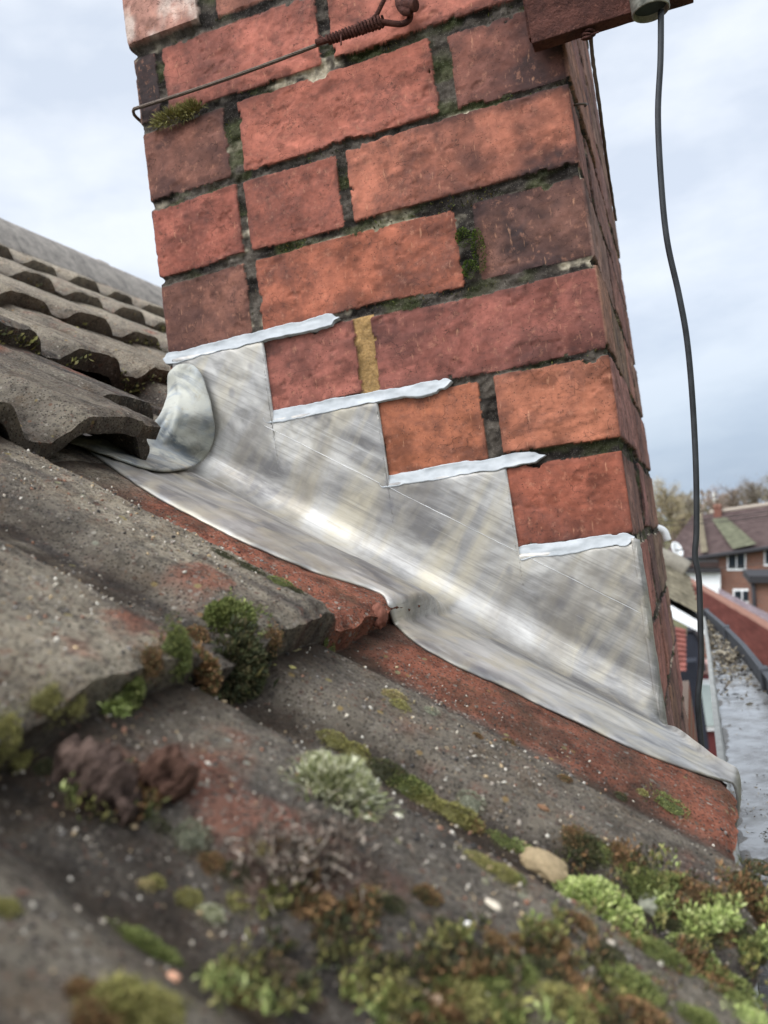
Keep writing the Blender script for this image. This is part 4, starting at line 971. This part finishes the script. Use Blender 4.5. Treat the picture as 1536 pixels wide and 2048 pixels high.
for (px, py) in ((1240, 27), (1350, 2)):
    P = atY(px, py, -.024); v1, f1 = tube(np.array([P+np.array([0, 0, .012]), P]), .0032, 6); mesh('bolt', v1, f1, MR, br, False)
# mast pipe
MPI = Mat('galvanised_pipe', .55, .55); MPI.base(MPI.mix(MPI.ramp(MPI.noise(120, 5, .7), (.35, 0), (.65, 1)), lin(104, 104, 96), lin(164, 162, 150))); MPI.bump(MPI.noise(300, 4), .3, .001)
P = atY(1302, 25, -.050); v = []; npz = 28
pr_ = [(.0150, 0), (.0158, .0008), (.0158, .25), (.0142, .25), (.0142, .0008)]
th = np.linspace(0, 2*np.pi, npz, endpoint=False)
V = np.array([[P[0]+r*math.cos(a), P[1]+r*math.sin(a), P[2]+z] for r, z in pr_ for a in th]); F = [tuple(q) for q in grid_faces(5, npz, True)]+[(4*npz+k, 4*npz+(k+1) % npz, (k+1) % npz, k) for k in range(npz)]
pp = empty('mast_pipe', tuple(P)); tag(pp, 'short grey galvanised pipe end hanging from the rusty bar', 'pipe')
mesh('pipe_wall', V, F, MPI.m, pp)
V = np.array([[P[0]+.0142*math.cos(a), P[1]+.0142*math.sin(a), P[2]+.006] for a in th]); mesh('bore_shade', V, [tuple(range(npz))[::-1]], simple('shaded_bore', lin(58, 66, 64), .9), pp, False)  # dark disc standing in for the shaded hollow of the open pipe
# black cable
MCB = Mat('black_cable', .5, 0, .4); MCB.base(MCB.mix(MCB.ramp(MCB.noise(60, 4), (.3, 0), (.7, 1)), lin(28, 29, 31), lin(52, 54, 56))); MCB = MCB.m
cp = [(1322, 20, -.050), (1321, 120, -.045), (1316, 230, -.040), (1322, 360, -.034), (1334, 480, -.028), (1358, 590, -.020), (1374, 680, -.014), (1385, 800, -.006), (1392, 940, .0), (1393, 1060, .004), (1390, 1110, .006), (1398, 1160, .010), (1401, 1260, .016), (1402, 1330, .020), (1396, 1395, .024), (1398, 1440, .030), (1404, 1500, .035), (1412, 1560, .04)]
v1, f1 = tube(catmull([atY(*c) for c in cp], 8), .0026, 12)
tag(mesh('hanging_cable', v1, f1, MCB, origin=atY(1322, 40, -.05)), 'thick black aerial cable hanging in front of the sky beside the stack', 'cable')
# thin stay wire behind
cp = [(1178, 38, -.02), (1186, 120, .0), (1200, 220, .03), (1212, 310, .08), (1224, 390, .16), (1232, 440, .25)]
g = empty('stay_wire', tuple(atY(1178, 38, -.02))); tag(g, 'thin corroded stay wire running from the bar along the stack side', 'wire')
v1, f1 = tube(catmull([atY(*c) for c in cp], 10), np.linspace(.0018, .0014, 51), 8, jitter=.12); mesh('wire', v1, f1, MW, g)
kn = []
for k in range(7):
    c_ = atY(1178+rng.normal()*4, 46+k*5, -.022); ph = np.linspace(0, 6.5, 24)
    kn.append(tube(c_+np.stack([np.cos(ph)*.0042, np.sin(ph)*.0042, .0015*np.sin(ph+k)], 1), .0013, 6))
kn.append(tube(np.array([atY(1180, 70, -.024), atY(1197, 64, -.03)]), .0009, 6)); mesh('knot', *joinm(*kn), MR, g)
P = atY(1163, 207, .03)
v1, f1 = tube(catmull([P+np.array([-.012, 0, .001]), P+np.array([-.002, -.004, -.002]), P+np.array([.004, .004, 0]), P+np.array([.002, .02, .006])], 8), .0012, 8)
tag(mesh('wire_clip', v1, f1, MW, origin=P), 'small bent wire clip on the side bricks below the bar', 'clip')

# ================================================================== GUTTER BESIDE THE EAVES
gut = empty('gutter', (.10, 0, -.40)); tag(gut, 'old dark gutter full of silt and standing water below the tile ends', 'gutter')
MGD = simple('grey_gutter_metal', lin(66, 67, 70), .6, .3, .25, 25, .3); MGW = simple('pale_gutter_lip', lin(150, 150, 144), .7, .1, .25, 60, .4)
GL, GB, GY0, GY1 = .040, -.415, -1.2, 2.95
def GRf(y): return np.interp(y, [-1.2, 1.0, 1.35, 1.86, 2.35, 2.86, 3.0], [.172, .166, .158, .133, .098, .054, .046])
def extr(prof, y0, y1, n=90, wob=.0012, xf=None):
    prof = np.array(prof); ys = np.linspace(y0, y1, n); V = []
    for y in ys:
        q = np.stack([prof[:, 0]+(xf(y) if xf else 0)+wob*float(fbm(y*3, 1.1, .5, 2)), np.full(len(prof), y), prof[:, 1]+wob*float(fbm(y*3, 7.1, .5, 2))], 1); V.append(q)
    m_ = len(prof); F = [tuple(q) for q in grid_faces(n, m_, True)]+[tuple(range(m_)), tuple(range((n-1)*m_, n*m_))[::-1]]
    return np.array(V).reshape(-1, 3), F
mesh('inner_lip', *extr([(GL-.006, GB-.03), (GL-.006, GB+.022), (GL+.004, GB+.022), (GL+.007, GB+.014), (GL+.010, GB-.03)], GY0, GY1), MGW, gut, False)
mesh('outer_wall', *extr([(0, GB-.032), (.002, GB+.040), (-.004, GB+.044), (-.004, GB+.049), (.010, GB+.049), (.010, GB-.032)], GY0, GY1, xf=GRf), MGD, gut, False)
ys = np.linspace(GY0, GY1, 60); V = np.concatenate([np.stack([np.full(60, GL-.004), ys, np.full(60, GB-.03)], 1), np.stack([GRf(ys)+.004, ys, np.full(60, GB-.03)], 1)])
mesh('floor_pan', V, [(k, k+1, 61+k, 60+k) for k in range(59)], MGD, gut, False)
for yj in (1.42, 2.3):
    v1, f1 = box((GRf(yj)+.004, yj, GB+.012), (.022, .05, .085)); bevel(mesh('joint_clip', v1, f1, MGD, gut, False), .004)
v1, f1 = box(((GL+GRf(GY1))/2, GY1, GB+.01), (GRf(GY1)-GL+.03, .012, .085)); bevel(mesh('stop_end', v1, f1, MGD, gut, False), .003)
MWT = Mat('standing_water', .06, 0, .5); MWT.base(MWT.mix(MWT.ramp(MWT.noise(26, 6, .7), (.4, 0), (.66, 1)), lin(150, 151, 150), lin(92, 88, 82))); MWT.bump(MWT.noise(40, 3), .05, .002); MWT.rough(MWT.ramp(MWT.noise(14, 4, .6), (.4, .10), (.7, .40)))
ns_, nt_ = 40, 700
Yg2 = np.repeat(np.linspace(GY0, GY1, nt_)[:, None], ns_, 1); Xg = GL+.008+(GRf(Yg2)-.001-GL-.008)*np.linspace(0, 1, ns_)[None]
mesh('water', np.stack([Xg, Yg2, np.full_like(Xg, GB+.002)], -1).reshape(-1, 3), grid_faces(nt_, ns_), MWT.m, gut)
sil = -.0035+.008*fbm(Xg*28, Yg2*14, 3.1, 5)+.012*sstep(.03, .0, np.abs(Xg-GL))*.6+.012*np.exp(-((Yg2-2.1)/.45)**2)*(.1+fbm(Xg*45, Yg2*30, 8.1, 3))+.018*sstep(.7, -.1, Yg2)*(.45+fbm(Xg*40, Yg2*40, 5.1, 4))
hz_s = sstep(.0035, .009, sil+.003*fbm(Xg*200, Yg2*160, 4.4, 3))[..., None]; tt = fbm(Xg*60, Yg2*40, 2.2, 4)[..., None]; wt_ = sstep(1.2, 1.9, Yg2)[..., None]
sc_col = (lin(62, 60, 58)*(1-wt_)+lin(132, 122, 104)*wt_)*(1+.8*tt)*hz_s+lin(110, 106, 100)*(1-hz_s)
tag(mesh('silt', np.stack([Xg, Yg2, GB+sil], -1).reshape(-1, 3), grid_faces(nt_, ns_), m_attr('wet_silt', .4, .5, bumps=(300, .8, .004), var=120), gut, True, {'Col': np.clip(sc_col, .01, 1).reshape(-1, 3)}), kind='stuff')
# clumps of wet debris and leaves
bl = []; kk = 2600
yy = np.clip(np.concatenate([rng.normal(2.1, .35, kk//2), rng.uniform(-.5, .7, kk//2)]), -.9, 2.85); xx = GL+.01+rng.random(kk)*(GRf(yy)-.005-GL-.01); k = fbm(xx*40, yy*20, 4.4, 3) > -.02; xx, yy = xx[k], yy[k]; kk = len(xx)
pal = np.array([lin(90, 82, 72), lin(130, 118, 96), lin(56, 54, 52), lin(160, 150, 130)]); far = yy > 1.2
V, F, C = blades(np.stack([xx, yy, GB+.003+.010*rng.random(kk)], 1), rng.normal(size=(kk, 3))*np.array([1, 1, .35]), np.where(far, .016, .006)*(.5+rng.random(kk)), np.where(far, .0035, .0010)*(.5+rng.random(kk)), pal[rng.integers(0, 4, kk)], 1.1)
tag(mesh('gutter_litter', V, F, MMOSS, gut, False, {'Col': C}), kind='stuff')

# ================================================================== OWN HOUSE WALL BELOW THE ROOF
MHB = Mat('house_brick', .9, spec=.15)
def brickmat(name, a, b, mo, sc):
    m = Mat(name, .9, 0, .15); n_ = m.n('ShaderNodeTexBrick'); n_.inputs['Scale'].default_value = sc
    n_.inputs['Color1'].default_value = (*a, 1); n_.inputs['Color2'].default_value = (*b, 1); n_.inputs['Mortar'].default_value = (*mo, 1); n_.inputs['Mortar Size'].default_value = .02
    n_.inputs['Brick Width'].default_value = .235; n_.inputs['Row Height'].default_value = .0866
    m.l(m.mapping((1, 1, 1), (math.radians(90), 0, 0)), n_.inputs['Vector'])
    m.base(m.mix(1, n_.outputs['Color'], m.ramp(m.noise(.8, 5), (.3, .8), (.7, 1.2)), 'MULTIPLY')); return m.m
MHOUSE = brickmat('far_house_brick', lin(134, 80, 62), lin(112, 66, 54), lin(120, 104, 92), 1.0)
V, F = joinm(box((-3.2, .7, (-.62+GZ)/2), (6.3, 4.2, -GZ-.62)))
tag(mesh('house_wall', V, F, MHOUSE, None, False), 'brick wall of the house below the tiled roof and chimney', 'wall')

# ================================================================== NEIGHBOURING ROOFS AND HOUSES
def patch(A, B, C, D, rows, cols, step, name, mat, parent, alt=None):
    """tiled roof slope between ridge A-B and eave D-C: overlapping courses with real steps"""
    A, B, C, D = [np.asarray(q, float) for q in (A, B, C, D)]
    nrm = np.cross(B-A, D-A); nrm /= np.linalg.norm(nrm)
    if nrm[2] < 0: nrm = -nrm
    V = []; F = []; cl = []
    us = np.linspace(0, 1, cols+1)
    for r in range(rows):
        for e_, lift in ((r/rows, 0.), ((r+1)/rows, step)):
            for u in us:
                V.append((A*(1-u)+B*u)*(1-e_)+(D*(1-u)+C*u)*e_+nrm*lift*(1+.25*random.random())); cl.append((.8+.4*random.random())*(1 if lift == 0 else .62))  # lifted lower edges coloured darker, painting in the shade line of each step
        if r < rows-1:
            pass
    n_ = cols+1
    for r in range(rows):
        o_ = 2*r*n_
        for u in range(cols):
            F.append((o_+u, o_+u+1, o_+n_+u+1, o_+n_+u))
            if r < rows-1: F.append((o_+n_+u, o_+n_+u+1, o_+2*n_+u+1, o_+2*n_+u))
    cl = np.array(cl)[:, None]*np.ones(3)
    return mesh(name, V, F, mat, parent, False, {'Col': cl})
def tilemat(name, c1, c2, sc=4):
    m = Mat(name, .9, 0, .15); c = m.mix(m.ramp(m.noise(sc, 5, .6), (.3, 0), (.7, 1)), c1, c2)
    m.base(m.mix(1, c, m.attr('Col').outputs['Color'], 'MULTIPLY')); m.bump(m.noise(60, 3), .3, .01); return m.m
MRT = tilemat('red_roof_tile', lin(118, 72, 64), lin(146, 92, 82)); MGT = tilemat('grey_roof_tile', lin(112, 106, 92), lin(160, 152, 132), 9); MBT = tilemat('brown_roof_tile', lin(78, 64, 62), lin(104, 88, 84), 2)
MMG = tilemat('mossy_roof_tile', lin(98, 98, 80), lin(124, 124, 102), 3)
MWH = simple('white_paint', lin(232, 232, 230), .5, var=.06, bump=.05); MDK = simple('dark_timber', lin(44, 42, 44), .7); MGL = simple('window_glass', lin(34, 40, 46), .35, bump=0, spec=.15); MMR = simple('maroon_paint', lin(104, 52, 52), .6); MNV = simple('dark_cladding', lin(36, 38, 46), .8)
A_ = lambda x, y, Y: atY(x, y, Y)
# low grey roof just beyond the stack
lo = empty('grey_tiled_roof', tuple(A_(1380, 1240, 5))); tag(lo, 'weathered grey tiled lean-to roof with white fascia beyond the chimney side', 'roof')
A, B, C, D = A_(1280, 1095, 6.0), A_(1376, 1150, 6.0), A_(1402, 1238, 4.6), A_(1290, 1178, 4.6)
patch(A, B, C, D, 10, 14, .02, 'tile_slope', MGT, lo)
# underside and verge thickness
nn = np.array([0, .25, -.97])*.09
V = np.array([A, B, C, D]); V2 = V+np.array([0, .05, -.10]); mesh('roof_deck', np.concatenate([V+np.array([0, 0, -.02]), V2]), [(0, 1, 2, 3), (7, 6, 5, 4), (0, 4, 5, 1), (1, 5, 6, 2), (2, 6, 7, 3), (3, 7, 4, 0)], MDK, lo, False)
a, b = A_(1300, 1187, 4.55), A_(1420, 1256, 4.55); dv = np.array([0, 0, -.085])
V = np.array([a, b, b+dv*.7, a+dv]); mesh('fascia', np.concatenate([V, V+np.array([0, .03, 0])]), [(0, 1, 2, 3), (7, 6, 5, 4), (0, 4, 5, 1), (1, 5, 6, 2), (2, 6, 7, 3), (3, 7, 4, 0)], MWH, lo, False)
rt = np.array([A_(1300, 1108, 5.9), A_(1345, 1126, 5.9), A_(1372, 1142, 5.9)]); v1, f1 = tube(catmull(rt, 6), .075, 16); mesh('ridge_cap', v1, f1, simple('ridge_grey', lin(128, 122, 110), .9, bump=.5, dist=.01), lo)
# satellite dish beyond it
di = empty('satellite_dish', tuple(A_(1350, 1110, 7))); tag(di, 'small white satellite dish above the grey ridge tile', 'dish')
cen = A_(1351, 1101, 7.0); dn_ = np.array([.75, -.55, .3]); dn_ /= np.linalg.norm(dn_); e1 = np.cross(dn_, AZ); e1 /= np.linalg.norm(e1); e2 = np.cross(dn_, e1)
V = []; nn_ = 20
for r in np.linspace(.012, .065, 6):
    for a_ in np.linspace(0, 2*np.pi, nn_, endpoint=False): V.append(cen+e1*r*math.cos(a_)+e2*r*math.sin(a_)*1.1+dn_*(r*r*5))
o = mesh('reflector', V, grid_faces(6, nn_, True), MWH, di); o.modifiers.new('t', 'SOLIDIFY').thickness = .006
v1, f1 = tube(np.array([cen-dn_*.005, cen+dn_*.07+e2*.02]), .006, 8); mesh('feed_arm', v1, f1, MDK, di)
v1, f1 = tube(np.array([cen, A_(1348, 1140, 7.02)]), .009, 8); mesh('mount_pole', v1, f1, MWH, di)
P = A_(1320, 1068, CD+.004); v1, f1 = tube(catmull([P+np.array([-.008, 0, .012]), P+np.array([.006, 0, .004]), P+np.array([.010, 0, -.012])], 6), [.006]*13, 10)
tag(mesh('cable_cleat', v1, f1, MWH, origin=P), 'small white plastic cleat on the back corner of the stack', 'cleat')
# side return: red tiles and dark cladding seen in the gap
rd = empty('red_tiled_porch', tuple(A_(1360, 1300, 9))); tag(rd, 'little red tiled porch roof glimpsed between chimney and gutter', 'porch')
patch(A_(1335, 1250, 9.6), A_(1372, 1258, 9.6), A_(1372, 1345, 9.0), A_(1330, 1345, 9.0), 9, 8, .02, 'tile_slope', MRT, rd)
v1, f1 = box((A_(1350, 1420, 9.6)+[0, 0.3, 0]), (.6, .3, 1.0)); mesh('cladding', v1, f1, MNV, rd, False)
sh = empty('dark_shed', tuple(A_(1385, 1310, 11))); tag(sh, 'dark boarded shed end with sloping top behind the gutter', 'shed')
q = np.array([A_(1366, 1342, 10.4), A_(1412, 1342, 10.4), A_(1404, 1290, 10.4), A_(1388, 1262, 10.4), A_(1374, 1264, 10.4)]); q2 = q+np.array([0, .5, 0])
mesh('boarding', np.concatenate([q, q2]), [(0, 1, 2, 3, 4), (9, 8, 7, 6, 5)]+[(k, (k+1) % 5, 5+(k+1) % 5, 5+k) for k in range(5)], MNV, sh, False)
v1, f1 = tube(np.array([q[2], q[3], q[4]])+np.array([0, -.02, .01]), .02, 6); mesh('roof_edge', v1, f1, MDK, sh)
ex = empty('maroon_extension', tuple(A_(1410, 1540, 11))); tag(ex, 'maroon rendered extension wall with a pale window in the gap', 'extension')
def rectbox(x0, y0, x1, y1, Y, dep, pad=0):
    a, b, c_, d = A_(x0, y0, Y), A_(x1, y0, Y), A_(x1, y1, Y), A_(x0, y1, Y); V = np.array([a, b, c_, d]); V = np.concatenate([V, V+np.array([0, dep, 0])])
    return V, [(0, 1, 2, 3)[::-1], (4, 5, 6, 7), (0, 4, 5, 1)[::-1], (1, 5, 6, 2)[::-1], (2, 6, 7, 3)[::-1], (3, 7, 4, 0)[::-1]]
mesh('wall', *rectbox(1340, 1345, 1480, 1640, 11.0, .6), MMR, ex, False); mesh('lintel', *rectbox(1345, 1328, 1478, 1348, 10.97, .4), simple('pink_stone', lin(170, 136, 126)), ex, False)
wi = mesh('window', *rectbox(1376, 1360, 1446, 1462, 10.94, .1), MWH, ex, False); mesh('pane', *rectbox(1384, 1370, 1438, 1452, 10.92, .03), simple('frosted_pane', lin(186, 198, 194), .3, var=.08, bump=0), wi, False)
v1, f1 = tube(np.array([A_(1343, 1250, 4.2), A_(1349, 1300, 4.2), A_(1361, 1400, 4.2), A_(1372, 1560, 4.2)]), .016, 10)
tag(mesh('downpipe', v1, f1, MDK, origin=A_(1350, 1260, 4.2)), 'black downpipe close behind the right edge of the stack', 'downpipe')
# red roof beyond the gutter
rr_ = empty('red_tiled_roof', tuple(A_(1460, 1300, 12))); tag(rr_, 'bright red plain tiled roof beyond the gutter with an orange ridge', 'roof')
A, B, C, D = A_(1366, 1158, 17), A_(1640, 1320, 10.5), A_(1640, 1420, 8.6), A_(1362, 1218, 14.2)
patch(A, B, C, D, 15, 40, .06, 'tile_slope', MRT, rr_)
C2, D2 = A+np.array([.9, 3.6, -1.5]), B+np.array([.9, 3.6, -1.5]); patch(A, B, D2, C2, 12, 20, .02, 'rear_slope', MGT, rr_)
v1, f1 = tube(np.linspace(A, B, 30)+np.array([0, 0, .01]), .085, 12); mesh('ridge_cap', v1, f1, simple('orange_ridge', lin(124, 90, 76), .9), rr_)
v1, f1 = tube(np.linspace(D, C, 30)+np.array([0, -.05, -.06]), .06, 10); mesh('eaves_gutter', v1, f1, MDK, rr_)
V = np.array([D, C, C+[0, .0, -5], D+[0, 0, -5]])+np.array([.05, .5, -.1]); mesh('wall', np.concatenate([V, V+np.array([0, .3, 0])]), [(0, 1, 2, 3), (7, 6, 5, 4), (0, 4, 5, 1), (1, 5, 6, 2), (2, 6, 7, 3), (3, 7, 4, 0)], MHOUSE, rr_, False)
# grey purple roof between
gp = empty('slate_roof', tuple(A_(1500, 1210, 22))); tag(gp, 'flat grey purple slate roof sloping behind the red roof', 'roof')
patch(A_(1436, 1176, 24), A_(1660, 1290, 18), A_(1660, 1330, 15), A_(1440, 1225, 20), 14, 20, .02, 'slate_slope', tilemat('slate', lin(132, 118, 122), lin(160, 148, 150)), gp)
# far brick house
HY = 50.
hs = empty('brick_house', tuple(A_(1500, 1180, HY))); tag(hs, 'brown brick house with white windows and a hipped brown roof far behind', 'house')
mesh('wall', *rectbox(1438, 1098, 1760, 1330, HY, 8), MHOUSE, hs, False)
mesh('side_wing', *rectbox(1350, 1116, 1438, 1330, HY+1.2, 6), simple('pink_render', lin(196, 164, 150)), hs, False)
mesh('porch_roof', *rectbox(1366, 1138, 1441, 1146, HY-.8, 2), MDK, hs, False); mesh('garage_front', *rectbox(1370, 1146, 1441, 1200, HY-.4, 1.5), MWH, hs, False)
mesh('porch_band', *rectbox(1366, 1120, 1440, 1124, HY+1.0, .3), MWH, hs, False)
for (x0, y0, x1, y1) in ((1454, 1103, 1492, 1141), (1528, 1092, 1568, 1132), (1466, 1178, 1502, 1206)):
    f = mesh('window', *rectbox(x0, y0, x1, y1, HY-.08, .1), MWH, hs, False); wd = (x1-x0-9)/2
    for k in (0, 1): mesh('pane', *rectbox(x0+3+k*(wd+3), y0+4, x0+3+wd+k*(wd+3), y1-4, HY-.12, .03), MGL, f, False)
E1, E2 = A_(1318, 1124, HY-.5), A_(1770, 1060, HY-.5); R1, R2 = A_(1420, 1027, HY+4.2), A_(1770, 978, HY+4.2)
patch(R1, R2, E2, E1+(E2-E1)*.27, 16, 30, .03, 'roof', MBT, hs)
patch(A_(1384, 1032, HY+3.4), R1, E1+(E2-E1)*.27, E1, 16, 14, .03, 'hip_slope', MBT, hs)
V = np.array([A_(1424, 1042, HY+3.4), A_(1452, 1038, HY+3.4), A_(1514, 1092, HY-.52), A_(1466, 1102, HY-.52)])+np.array([0, -.12, .10])
patch(V[0], V[1], V[2], V[3], 16, 6, .03, 'mossy_valley', MMG, hs)
V = np.array([A_(1396, 1030, HY+3.4), A_(1404, 1030, HY+3.4), A_(1416, 1108, HY-.52), A_(1402, 1110, HY-.52)])+np.array([0, -.12, .10]); patch(V[0], V[1], V[2], V[3], 16, 3, .03, 'hip_ridge', tilemat('lichen_ridge', lin(120, 110, 92), lin(136, 126, 106)), hs)
mesh('eaves_gutter', *rectbox(1318, 1118, 1318.01, 1119, HY-.6, .1), MDK, hs, False) if False else None
v1, f1 = tube(np.array([E1, E2])+np.array([0, -.1, -.08]), .13, 8); mesh('eaves_gutter', v1, f1, MDK, hs)
v1, f1 = tube(np.linspace(R1, R2, 12)+np.array([0, 0, .05]), .12, 8); mesh('ridge_cap', v1, f1, simple('pale_ridge', lin(158, 146, 132)), hs)
st_ = mesh('stack', *rectbox(1428, 1018, 1443, 1042, HY+3.6, .8), simple('red_stack', lin(112, 74, 62)), hs, False)
for x in (1431, 1439): v1, f1 = tube(np.array([A_(x, 1020, HY+4), A_(x, 1008, HY+4)]), .12, 10); mesh('chimney_pot', v1, f1, simple('pot_clay', lin(120, 86, 72)), st_)
v1, f1 = joinm(tube(np.array([A_(1430, 1018, HY+4), A_(1427, 984, HY+4)]), .035, 6), tube(np.array([A_(1422, 992, HY+4), A_(1434, 988, HY+4)]), .03, 6), tube(np.array([A_(1424, 1000, HY+4), A_(1435, 998, HY+4)]), .03, 6))
tag(mesh('aerial', v1, f1, simple('aerial_metal', lin(190, 186, 176), .5, .3), origin=A_(1430, 1018, HY+4)), 'pale television aerial on the far house chimney', 'aerial')
sh2 = empty('flat_roofed_annexe', tuple(A_(1520, 1180, 40))); tag(sh2, 'low brown annexe with dark flat roof at the right edge', 'annexe')
mesh('wall', *rectbox(1508, 1165, 1640, 1330, 40, 4), MHOUSE, sh2, False); mesh('flat_roof', *rectbox(1498, 1152, 1650, 1166, 39.6, 5), MDK, sh2, False); v1, f1 = tube(np.array([A_(1506, 1166, 39.8), A_(1512, 1260, 39.8)]), .09, 8); mesh('downpipe', v1, f1, MDK, sh2)
# overhead lines
MOW = simple('overhead_line', lin(66, 62, 60), .7, bump=0)
for k, (x0, y0, x1, y1, lab) in enumerate([(1180, 1046, 1700, 990, 'upper overhead telephone line crossing in front of the far roof'), (1180, 1052, 1700, 1000, 'second overhead telephone line just under the upper one'), (1240, 1142, 1700, 1090, 'lower overhead telephone line crossing the house windows')]):
    a, b = A_(x0, y0, 22), A_(x1, y1, 30); t = np.linspace(0, 1, 30)[:, None]; p = a*(1-t)+b*t; p[:, 2] -= .25*np.sin(np.pi*t[:, 0])
    v1, f1 = tube(p, .011, 6); tag(mesh('telephone_line', v1, f1, MOW, origin=a), lab, 'telephone line', 'overhead lines behind the chimney')
# far bare trees
MBK = simple('bark', lin(92, 80, 68), .95, bump=.4); MTW = m_attr('twigs', .9, .1)
def bare_tree(px, base_y, top_y, wpx, Y, label, tint, seed):
    r_ = np.random.default_rng(seed); b = A_(px, base_y, Y); tp = A_(px-(base_y-top_y)*.13, top_y, Y); hgt = tp[2]-b[2]; wid = wpx*(Y+.83)/FPX*.5
    e = empty('bare_tree', tuple(b)); tag(e, label, 'tree', 'bare trees on the hill behind the houses')
    trunk = tube(catmull([b+[0, 0, -1.5], b+[.1, 0, hgt*.3], b+[-.1, 0, hgt*.6], b+[.05, 0, hgt*.92]], 6), np.linspace(.32, .06, 19), 8); parts_ = [trunk]; tips = []
    for k in range(26):
        h0 = hgt*r_.uniform(.2, .8); a = r_.uniform(0, 2*np.pi); ln = wid*r_.uniform(.5, 1.0)*(1-.45*(h0/hgt)); st0 = b+np.array([0, 0, h0]); en = st0+np.array([math.cos(a)*ln, math.sin(a)*ln, hgt*r_.uniform(.10, .30)])
        md = (st0+en)/2+np.array([0, 0, -.1*ln])+r_.normal(size=3)*.15
        pth = catmull([st0, md, en], 4); parts_.append(tube(pth, np.linspace(.09, .02, len(pth)), 5)); tips += list(pth[3:])
    mesh('trunk', *joinm(*parts_), MBK, e)
    tips = np.array(tips); nb_ = 2600; ii = r_.integers(0, len(tips), nb_); bs2 = tips[ii]+r_.normal(size=(nb_, 3))*np.array([.5, .5, .45])*wid*.22
    dr_ = (bs2-(b+[0, 0, hgt*.35])); dr_ /= np.linalg.norm(dr_, axis=1)[:, None]; tint = np.array(tint)*1.2; pal = np.array([tint, tint*.75, tint*1.25])
    V, F, C = blades(bs2, dr_+r_.normal(size=(nb_, 3))*.5, hgt*.05*(.5+r_.random(nb_)), hgt*.0045*(.6+r_.random(nb_)), pal[r_.integers(0, 3, nb_)], 1.1)
    mesh('crown', V, F, MTW, e, False, {'Col': C})
for k, (px, by, ty, wp, Y, tint, lab) in enumerate([
    (1345, 1075, 968, 90, 95, lin(150, 138, 110), 'pale brown bare tree just right of the stack'),
    (1290, 1085, 975, 90, 100, lin(140, 130, 100), 'bare tree half hidden behind the stack edge'),
    (1385, 1060, 985, 60, 110, lin(142, 134, 118), 'small grey bare tree in the dip of the tree line'),
    (1440, 1050, 978, 70, 105, lin(150, 132, 120), 'brown bare tree behind the far chimney'),
    (1475, 1040, 972, 80, 100, lin(138, 124, 112), 'broad bare tree right of the far chimney'),
    (1515, 1035, 958, 80, 95, lin(126, 118, 108), 'tall darker bare tree at the right edge'),
    (1565, 1030, 945, 90, 92, lin(126, 118, 104), 'bare tree beyond the right edge of the view'),
    (1320, 1085, 1035, 90, 80, lin(128, 124, 84), 'low olive bushy tree beside the hipped roof'),
    (1370, 1080, 1030, 60, 85, lin(140, 128, 94), 'low tan scrubby tree behind the hip')]):
    bare_tree(px, by, ty, wp, Y, lab, tint, 100+k)
# wooded hill as one mass behind them
bl = []; kk = 16000; xx = rng.uniform(-60, 120, kk); yy = 125+rng.uniform(0, 40, kk); zz_ = -4.0+rng.random(kk)*(6.2+2.6*fbm(xx/9, yy/9, 1.5, 3)); pal = np.array([lin(122, 112, 98), lin(104, 98, 80), lin(134, 118, 106)])
V, F, C = blades(np.stack([xx, yy, zz_], 1), rng.normal(size=(kk, 3))*.5+AZ, .6+1.0*rng.random(kk), .14+.2*rng.random(kk), pal[rng.integers(0, 3, kk)], 1.0)
tag(mesh('far_wood', V, F, MTW, None, False, {'Col': C}), 'hazy brown winter wood along the hill top', 'wood', kind='stuff')
